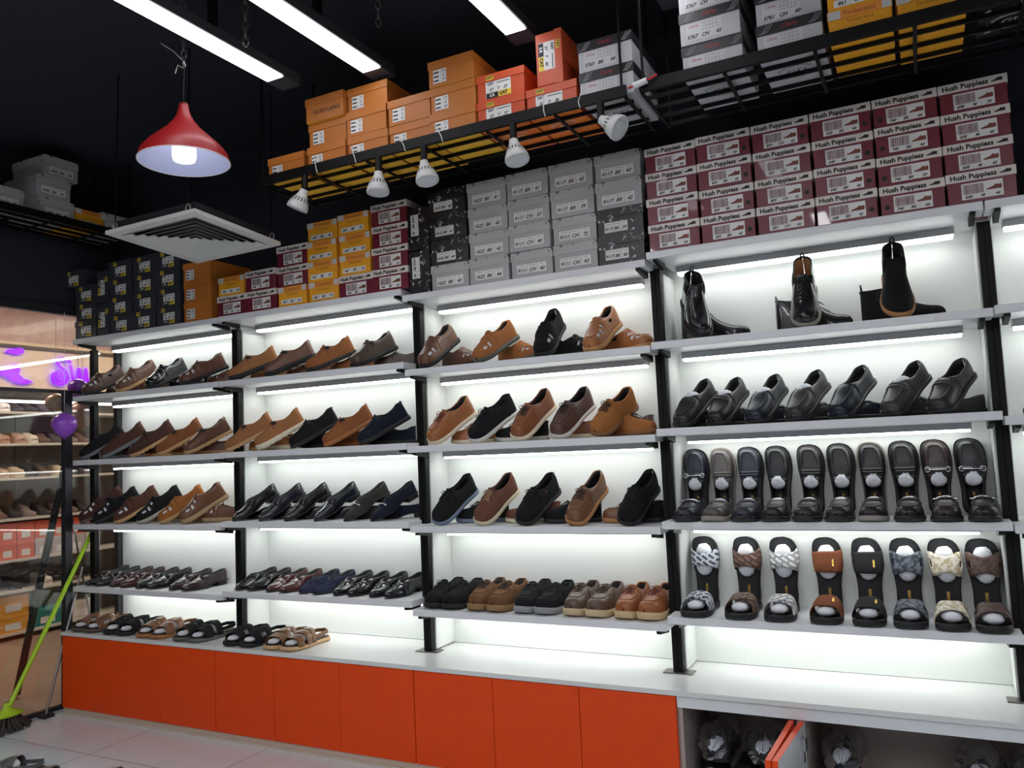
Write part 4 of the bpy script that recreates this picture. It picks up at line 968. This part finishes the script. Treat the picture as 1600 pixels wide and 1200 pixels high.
SPW = mat((206, 206, 204), .4)
for k, (x, rx, ry, lab) in enumerate([(2.215, .12, .42, 'white spotlight at the left end of the rack rail'), (2.613, .10, .0, 'second white spotlight from the left on the rack rail'), (2.838, .10, -.22, 'third white spotlight from the left on the rack rail'),
        (3.244, .14, -.22, 'white spotlight under the red-orange boxes'), (3.60, .10, -.95, 'white spotlight turned sideways below the silver boxes')]):
    t = thing('spotlight', lab, 'spotlight', T((x, -.766, RZ0-.0165)), 'spotlights on the rack rail')
    part('holder', MB().tube([(0, 0, 0), (0, -.002, -.04), (0, -.004, -.065)], .014, 10), BLACKM, t, smooth=True)
    M = T((0, -.004, -.065)) @ RY(ry) @ RX(-rx)
    hd = part('bulb_body', MB().lathe([(0, .002), (.017, .0), (.019, -.012), (.024, -.028), (.036, -.048), (.045, -.072), (.0475, -.086), (.046, -.092), (.041, -.092), (.038, -.086)], 28), SPW, t, smooth=True); hd.matrix_basis = M
    part('lens', MB().lathe([(.040, -.0885), (.02, -.0925), (0, -.093)], 24), mat((226, 228, 232), .15, bump=.8, scale=220), hd, smooth=True)
    b = MB()
    for q in range(18):
        a = 2*PI*q/18; b.add([((.0300+.0125*f)*math.cos(a+d), (.0300+.0125*f)*math.sin(a+d), -.0372-.020*f) for f, d in ((0, -.06), (0, .06), (1, .06), (1, -.06))], [(0, 1, 2, 3)])
    part('cooling_slots', b, LINK, hd)
for k, (x, kx) in enumerate([(2.29, .01), (2.50, .02), (2.75, .03), (2.93, .03), (3.38, .0), (3.52, -.02)]):
    b = MB(); b.tube([(x-kx, -.777, RZ0+.055), (x, -.779, RZ0+.001), (x+.004, -.779, RZ0-.018), (x+.004, -.7745, RZ0-.02)], .0022, 5)
    tag(part('cable_tie', b, mat((226, 226, 226), .5), smooth=True), 'white cable tie on the rack rail, '+ORD[k]+' from the left', 'cable tie', 'cable ties on the rack rail')
b = MB(); b.tube([(3.715, -.79, RZ0+.0), (3.74, -.79, RZ0+.004), (3.80, -.79, RZ0+.016), (3.82, -.785, RZ0+.026)], .004, 6)
t = part('red_wire', b, mat((190, 30, 34), .5), smooth=True); tag(t, 'red wire with white taped joint between the two racks', 'wire')
part('tape_wrap', MB().tube([(3.735, -.79, RZ0+.003), (3.785, -.79, RZ0+.012)], .011, 8), mat((228, 228, 230), .5), t, smooth=True)

# ------------------------------------------------------------------ plastic wrapped shoes in the open compartments
FILM = glassy((.90, .92, .94, 1), .05, .18)
def wrapped(x, y, z, ang, label, kind=0, slant=0, film=True):
    t = thing('wrapped_shoe', label, 'shoe', T((x, y, z)) @ RZ(ang), 'wrapped shoes in the open compartments')
    p = Last(.26, 'wide', 'slip', thick=.02); b = MB(); b.grid([[p.surf(s_, j/6, -1) for j in range(7)]+[p.surf(s_, j/6, 1) for j in range(6, -1, -1)] for s_ in ST])
    u = part('upper', b, mat((36, 36, 40), .6), t, smooth=True); sole_parts(p, BSO, t)
    part('paper_stuffing', MB().blob((0, .06, .052), (.036, .060, .028), 10, .10, 3), PAPER, t, smooth=True)
    if film:
        b = MB(); rd = random.Random(int(x*977)); rows = []
        for i in range(13):
            f = i/12; r_ = .016+.052*math.sin(PI*f)**.45
            rows.append([((r_*1.1+rd.uniform(-.011, .011))*math.cos(a), -.035+.34*f+rd.uniform(-.006, .006), .056+(r_*1.0+rd.uniform(-.010, .010))*math.sin(a)) for a in [2*PI*k/18 for k in range(18)]])
        zmin = min(q[2] for r_ in rows for q in r_)
        rows = [[(a, b_, max(c, -.0003)) for a, b_, c in r_] for r_ in rows]
        b.grid(rows, True); part('plastic_bag', b, FILM, t)
zc = .0608
for x, y, z, a, lab in [(3.73, -.36, zc, 0, 'dark stuffed slide at left of the open compartment'), (3.845, -.365, zc, 0, 'dark stuffed slide second in the open compartment'), (3.985, -.36, zc, .03, 'bagged dark shoe against the door in the open compartment'),
                    (3.76, -.35, zc+.118, .02, 'bagged black shoe upper left in the open compartment'), (3.94, -.35, zc+.130, .0, 'bagged black shoe on top in the open compartment'),
                    (4.20, -.36, zc, .02, 'bagged dark shoe right of the open doors, lower one'), (4.21, -.352, zc+.130, 0, 'bagged dark shoe right of the open doors, upper one'),
                    (4.555, -.36, zc, .0, 'bagged grey shoe at lower right, left of three'), (4.72, -.36, zc, .0, 'bagged grey shoe at lower right, middle of three'), (4.885, -.36, zc, .0, 'bagged grey shoe at lower right, rightmost of three'),
                    (4.64, -.352, zc+.130, .0, 'bagged grey shoe on top at lower right'), (4.81, -.352, zc+.130, .0, 'bagged shoe on top at the right edge')]:
    wrapped(x, y, z, a, lab, film='stuffed' not in lab)

# ------------------------------------------------------------------ sandals on the floor, mop and broom by the glass
for k, (x, y, a, c, lab) in enumerate([(.58, -1.16, 1.15, (96, 96, 98), 'grey sandal with white paper at the lower left corner'), (.86, -1.17, 1.25, (120, 118, 116), 'brown soled sandal with white paper at bottom edge, left of two'), (1.16, -1.075, 1.25, (126, 122, 118), 'brown soled sandal with white paper at bottom edge, right of two')]):
    o = strappy(lea(c), rub((74, 50, 42)), 0, paper=True); settle(o, RZ(-a), x, y, 0); tag(o, lab, 'sandal', 'sandals on the floor')
LIME = mat((176, 220, 40), .4)
t = thing('mop', 'lime green handled mop leaning on the glass wall', 'mop', T((.035, -.72, 0)))
a, e = Vector((.0, .0, .13)), Vector((-.081, .585, 1.06))
part('handle', MB().tube([a, a.lerp(e, .5), e], .0125, 12), LIME, t, smooth=True)
M = T((0, -.0, .0)) 
part('clamp', MB().lathe([(.0, .15), (.016, .15), (.02, .125), (.05, .105), (.085, .095), (.085, .082), (.0, .082)], 20, T((0, -.012, 0)) @ Matrix.Diagonal((.55, 1, 1, 1))), LIME, t, smooth=True)
b = MB(); rd = random.Random(4)
for k in range(90):
    an = rd.uniform(0, 2*PI); r0 = rd.uniform(.01, .07); r1 = r0+rd.uniform(.03, .075); ca, sa = math.cos(an), math.sin(an)
    b.tube([(ca*r0*.5, sa*r0-.012, .088), (ca*r0*.6, sa*(r0+.012)-.012, .06), (ca*r1*.55, sa*r1-.012, .022), (ca*(r1*.55+.006), sa*(r1+.02)-.012, .006)], .006, 5)
part('mop_strands', b, mat((70, 64, 62), .95), t, smooth=True)['kind'] = 'stuff'
t = thing('broom', 'thin metal handled broom leaning on the glass beside the mop', 'broom', T((-.005, -.50, 0)))
part('handle', MB().tube([(.02, .0, .02), (-.045, .27, .80)], .007, 8), mat((150, 146, 146), .3, .7), t, smooth=True)
part('head', MB().box(-.012, .05, -.030, .030, .0005, .02), mat((44, 42, 44), .7), t)
t = part('post_reflection', MB().tube([(-.55, -.32, .02), (-.50, -.04, 1.4)], .022, 10), mat((54, 54, 58), .4, .4), smooth=True); tag(t, 'dark bar standing in for the reflection of a post in the glass', 'post_reflection')  # solid bar shaped like the reflection of a black post in the glass
t = part('thin_rod', MB().tube([(-.105, -.05, .002), (-.105, -.335, 1.49)], .006, 8), mat((150, 146, 146), .3, .7), smooth=True); tag(t, 'thin steel rod leaning outside the glass by the dark mullion', 'rod')
# balloons at the glass
def balloon(x, y, z, r, c, lab):
    t = thing('balloon', lab, 'balloon', T((x, y, z)), 'balloons at the glass')
    part('body', MB().lathe([(.001, -r*1.12), (r*.35, -r*.98), (r*.72, -r*.66), (r*.95, -r*.2), (r, .12*r), (r*.9, r*.5), (r*.62, r*.84), (r*.3, r*1.0), (.001, r*1.04)], 24), mat(c, .25, coat=.4), t, smooth=True)
    part('knot', MB().lathe([(.001, -r*1.1), (.008, -r*1.22), (.001, -r*1.22)], 8), mat(c, .3), t)
    part('string', MB().tube([(0, 0, r*1.03), (0, 0, (2.86 if x < -.1 else 2.33)-z)], .0012, 4), mat((220, 220, 220), .6), t)
balloon(.03, -.40, 1.655, .070, (160, 84, 214), 'purple balloon at the end of the shelves')
balloon(-.20, -.30, 1.80, .060, (240, 196, 164), 'peach balloon above the purple one')
balloon(-.26, -.08, 1.74, .085, (238, 190, 170), 'larger peach balloon behind the shelf post')
balloon(-.22, -.14, 1.90, .060, (150, 70, 210), 'purple balloon behind the top shelf end')

# ------------------------------------------------------------------ the shop beyond the glass
NX = -2.30; CRM2 = mat((236, 212, 186), .6); NWHITE = mat((214, 208, 200), .5)
struct('wall_outside', MB().box(NX-.36, NX-.30, -1.6, 3, 0, 3.0), mat((150, 142, 138), .7))
struct('wall_outside.001', MB().box(NX-.36, -.125, 2.4, 2.46, 0, 3.0), NWHITE)
struct('ceiling.001', MB().box(NX-.36, -.125, -1.6, 2.46, 2.86, 2.92), mat((190, 160, 150), .35))
t = thing('shop_sign', 'cream sign board with glowing purple letters beyond the glass', 'sign', T((NX, 0, 0)))
part('board', MB().box(-.06, -.001, -.2, 2.2, 2.11, 2.50), CRM2, t); part('upper_panel', MB().box(-.05, -.004, -.2, 2.2, 2.5005, 2.84), mat((196, 160, 154), .3, coat=.2), t)
part('trim_bar', MB().box(-.001, .02, -.2, 2.2, 2.445, 2.47), mat((96, 84, 76), .5), t)
PUR = glow((120, 20, 255), 2.2); PURH = glow((240, 170, 255), 1.6)
def stroke(pts, r): return MB().tube([(.03, y, z) for y, z in pts], 0, 6, rs=r if isinstance(r, list) else [r]*len(pts))
sp = []
for i in range(34):
    f = i/33; a = -PI*.3+f*3.6*PI; rr = .018+.052*f if f < .75 else .057
    sp.append((1.115+rr*math.cos(a)*1.05, 2.215+rr*math.sin(a)))
S1 = [(1.10+.012*math.cos(a*.9), 2.215+.012*math.sin(a)) for a in (0, 1.5, 3.)]
SPTS = [(1.118, 2.215), (1.104, 2.228), (1.088, 2.212), (1.10, 2.186), (1.135, 2.186), (1.152, 2.215), (1.132, 2.25), (1.09, 2.256), (1.058, 2.222), (1.07, 2.17), (1.125, 2.148), (1.178, 2.172), (1.192, 2.225), (1.165, 2.275), (1.115, 2.315), (1.10, 2.352), (1.125, 2.378), (1.175, 2.378), (1.225, 2.350)]
def smooth(pts, m=4):
    o = []
    for i in range(len(pts)-1):
        p0, p1, p2, p3 = pts[max(i-1, 0)], pts[i], pts[i+1], pts[min(i+2, len(pts)-1)]
        for k in range(m):
            u = k/m; o.append(tuple(.5*(2*p1[j]+(p2[j]-p0[j])*u+(2*p0[j]-5*p1[j]+4*p2[j]-p3[j])*u*u+(3*p1[j]-p0[j]-3*p2[j]+p3[j])*u**3) for j in range(2)))
    return o+[pts[-1]]
part('letter', stroke(smooth(SPTS), .014), PUR, t, smooth=True)
part('letter', stroke(smooth([(1.222, 2.33), (1.236, 2.26), (1.258, 2.17), (1.285, 2.20), (1.305, 2.305), (1.312, 2.24), (1.335, 2.165), (1.365, 2.22), (1.375, 2.31), (1.385, 2.23), (1.41, 2.165), (1.46, 2.18)]), .015), PUR, t, smooth=True)
b = MB(); Mx = Matrix(((0, 0, 1, 0), (1, 0, 0, 0), (0, 1, 0, 0), (0, 0, 0, 1)))
b.prism([(.56, 2.265), (.66, 2.245), (.70, 2.29), (.73, 2.305), (.755, 2.295), (.765, 2.25), (.75, 2.22), (.80, 2.18), (.885, 2.155), (.80, 2.135), (.72, 2.15), (.66, 2.19), (.62, 2.20)], .012, .035, Mx)
part('emblem', b, PUR, t)
b = MB(); b.prism([(.64, 2.40), (.69, 2.392), (.755, 2.385), (.80, 2.405), (.79, 2.44), (.755, 2.445), (.72, 2.43), (.68, 2.425)], .012, .03, Mx); part('emblem', b, PUR, t)
# its shelving: six boards on two uprights
t = thing('shoe_rack', 'white shelving full of small shoes in the shop beyond the glass', 'shelving', T((NX, 0, 0)))
NZ = [.06, .40, .66, 1.0, 1.34, 1.63, 1.90]
for z in NZ: part('board', MB().box(-.28, .02, -.3, 2.2, z-.02, z), NWHITE, t)
for y in (-.3, .92, 2.18): part('upright', MB().box(-.295, -.281, y, y+.02, 0, 2.05), mat((120, 116, 112), .5), t)
part('back_panel', MB().box(-.299, -.296, -.3, 2.2, .02, 2.05), mat((120, 112, 108), .6), t)
def plain_shoe(col, tall=.0, pump=False):
    p = Last(.24, 'point' if pump else 'round', 'dress' if pump else 'slip', thick=.01 if pump else .026, heel=.045 if pump else 0); b = MB()
    b.grid([[p.surf(s_, j/4, -1) for j in range(5)]+[p.surf(s_, j/4, 1) for j in range(4, -1, -1)] for s_ in ST[::2]])
    r_ = [(sg*(p.w(s_))+p.c(s_), p.L*s_, 0 if not pump else p.zb(s_)) for s_, sg in [(q, -1) for q in ST[::2]]+[(q, 1) for q in ST[::2][::-1]]]
    b.grid([r_, [(x, y, z+p.thick) for x, y, z in r_]], True); return b.data('shoe', mat(col, .5), smooth=True)
NS = [plain_shoe(c, 0, i % 2) for i, c in enumerate([(206, 178, 160), (120, 96, 88), (226, 214, 204), (64, 58, 60), (190, 150, 130), (150, 134, 128), (216, 196, 170), (96, 84, 96)])]
rd = random.Random(11)
for r_, z in enumerate(NZ):
    if r_ in (0, 2): continue
    for k in range(10):
        if r_ == 1 and k % 2: continue
        o = link('womens_shoe', NS[rd.randrange(8)]); o.matrix_world = T((NX-.01-.006*(k % 2), .30+.125*k+rd.uniform(-.006, .006), z+.0006)) @ RZ(PI/2+rd.uniform(-.1, .1))
        tag(o, 'small pale or dark shoe on the racks beyond the glass', 'shoe', 'shoes in the shop beyond the glass')
def far_box(y, z, sz, c, lab, grp): 
    t = thing('shoe_box', lab, 'box', T((NX-.10, y, z)), grp); part('carton', MB().box(-.09, .09, -sz[0]/2, sz[0]/2, 0, sz[1]-.03), mat(c, .5), t)
    b = MB(); b.box(-.092, .092, -sz[0]/2-.002, sz[0]/2+.002, sz[1]-.0295, sz[1]); part('lid', b, mat([min(255, int(v*1.06)) for v in c], .5), t)
    part('label', MB().box(.0905, .0912, -sz[0]*.25, sz[0]*.25, .02, sz[1]*.5), LABEL, t)
for k in range(8):
    for j in range(2): far_box(.38+.155*k, .6606+.151*j, (.145, .15), (222, 100, 70) if k in (2, 3) or j else (196, 186, 190), 'salmon or grey shoe box stacked in the shop beyond the glass', 'boxes in the shop beyond the glass')
for k, (y, c, lab) in enumerate([(.42, (120, 96, 90), 'brown box low in the shop beyond the glass'), (.74, (226, 160, 60), 'amber shoe box low in the shop beyond the glass'), (1.04, (40, 130, 130), 'teal box low in the shop beyond the glass'), (1.36, (214, 206, 198), 'white box low in the shop beyond the glass')]):
    far_box(y, .0606, (.26, .15), c, lab, 'low boxes in the shop beyond the glass')
    if k == 1: far_box(y, .2112, (.26, .15), c, 'second amber shoe box on top of the first beyond the glass', 'low boxes in the shop beyond the glass')
t = part('light_tube', MB().tube([(NX+.10, .40, 2.20), (-.75, .40, 2.22)], .006, 8), glow((255, 250, 245), 5), smooth=True); tag(t, 'thin white light tube crossing the sign beyond the glass', 'light')
t = part('light_tube', MB().tube([(NX+.02, -.2, 1.985), (NX+.02, 2.1, 1.985)], .012, 8), glow((255, 250, 245), 6), smooth=True); tag(t, 'white light tube above the racks beyond the glass', 'light')
for y in (-.6, .7, 1.7):
    t = part('fill_panel', MB().box(-1.7, -.6, y-.16, y+.16, 2.845, 2.859), glow((255, 238, 216), 16)); tag(t, 'added warm ceiling panel light in the shop beyond the glass, '+('nearest' if y < 0 else 'middle' if y < 1 else 'furthest'), 'light')  # unseen glowing panels added to brighten the neighbouring shop
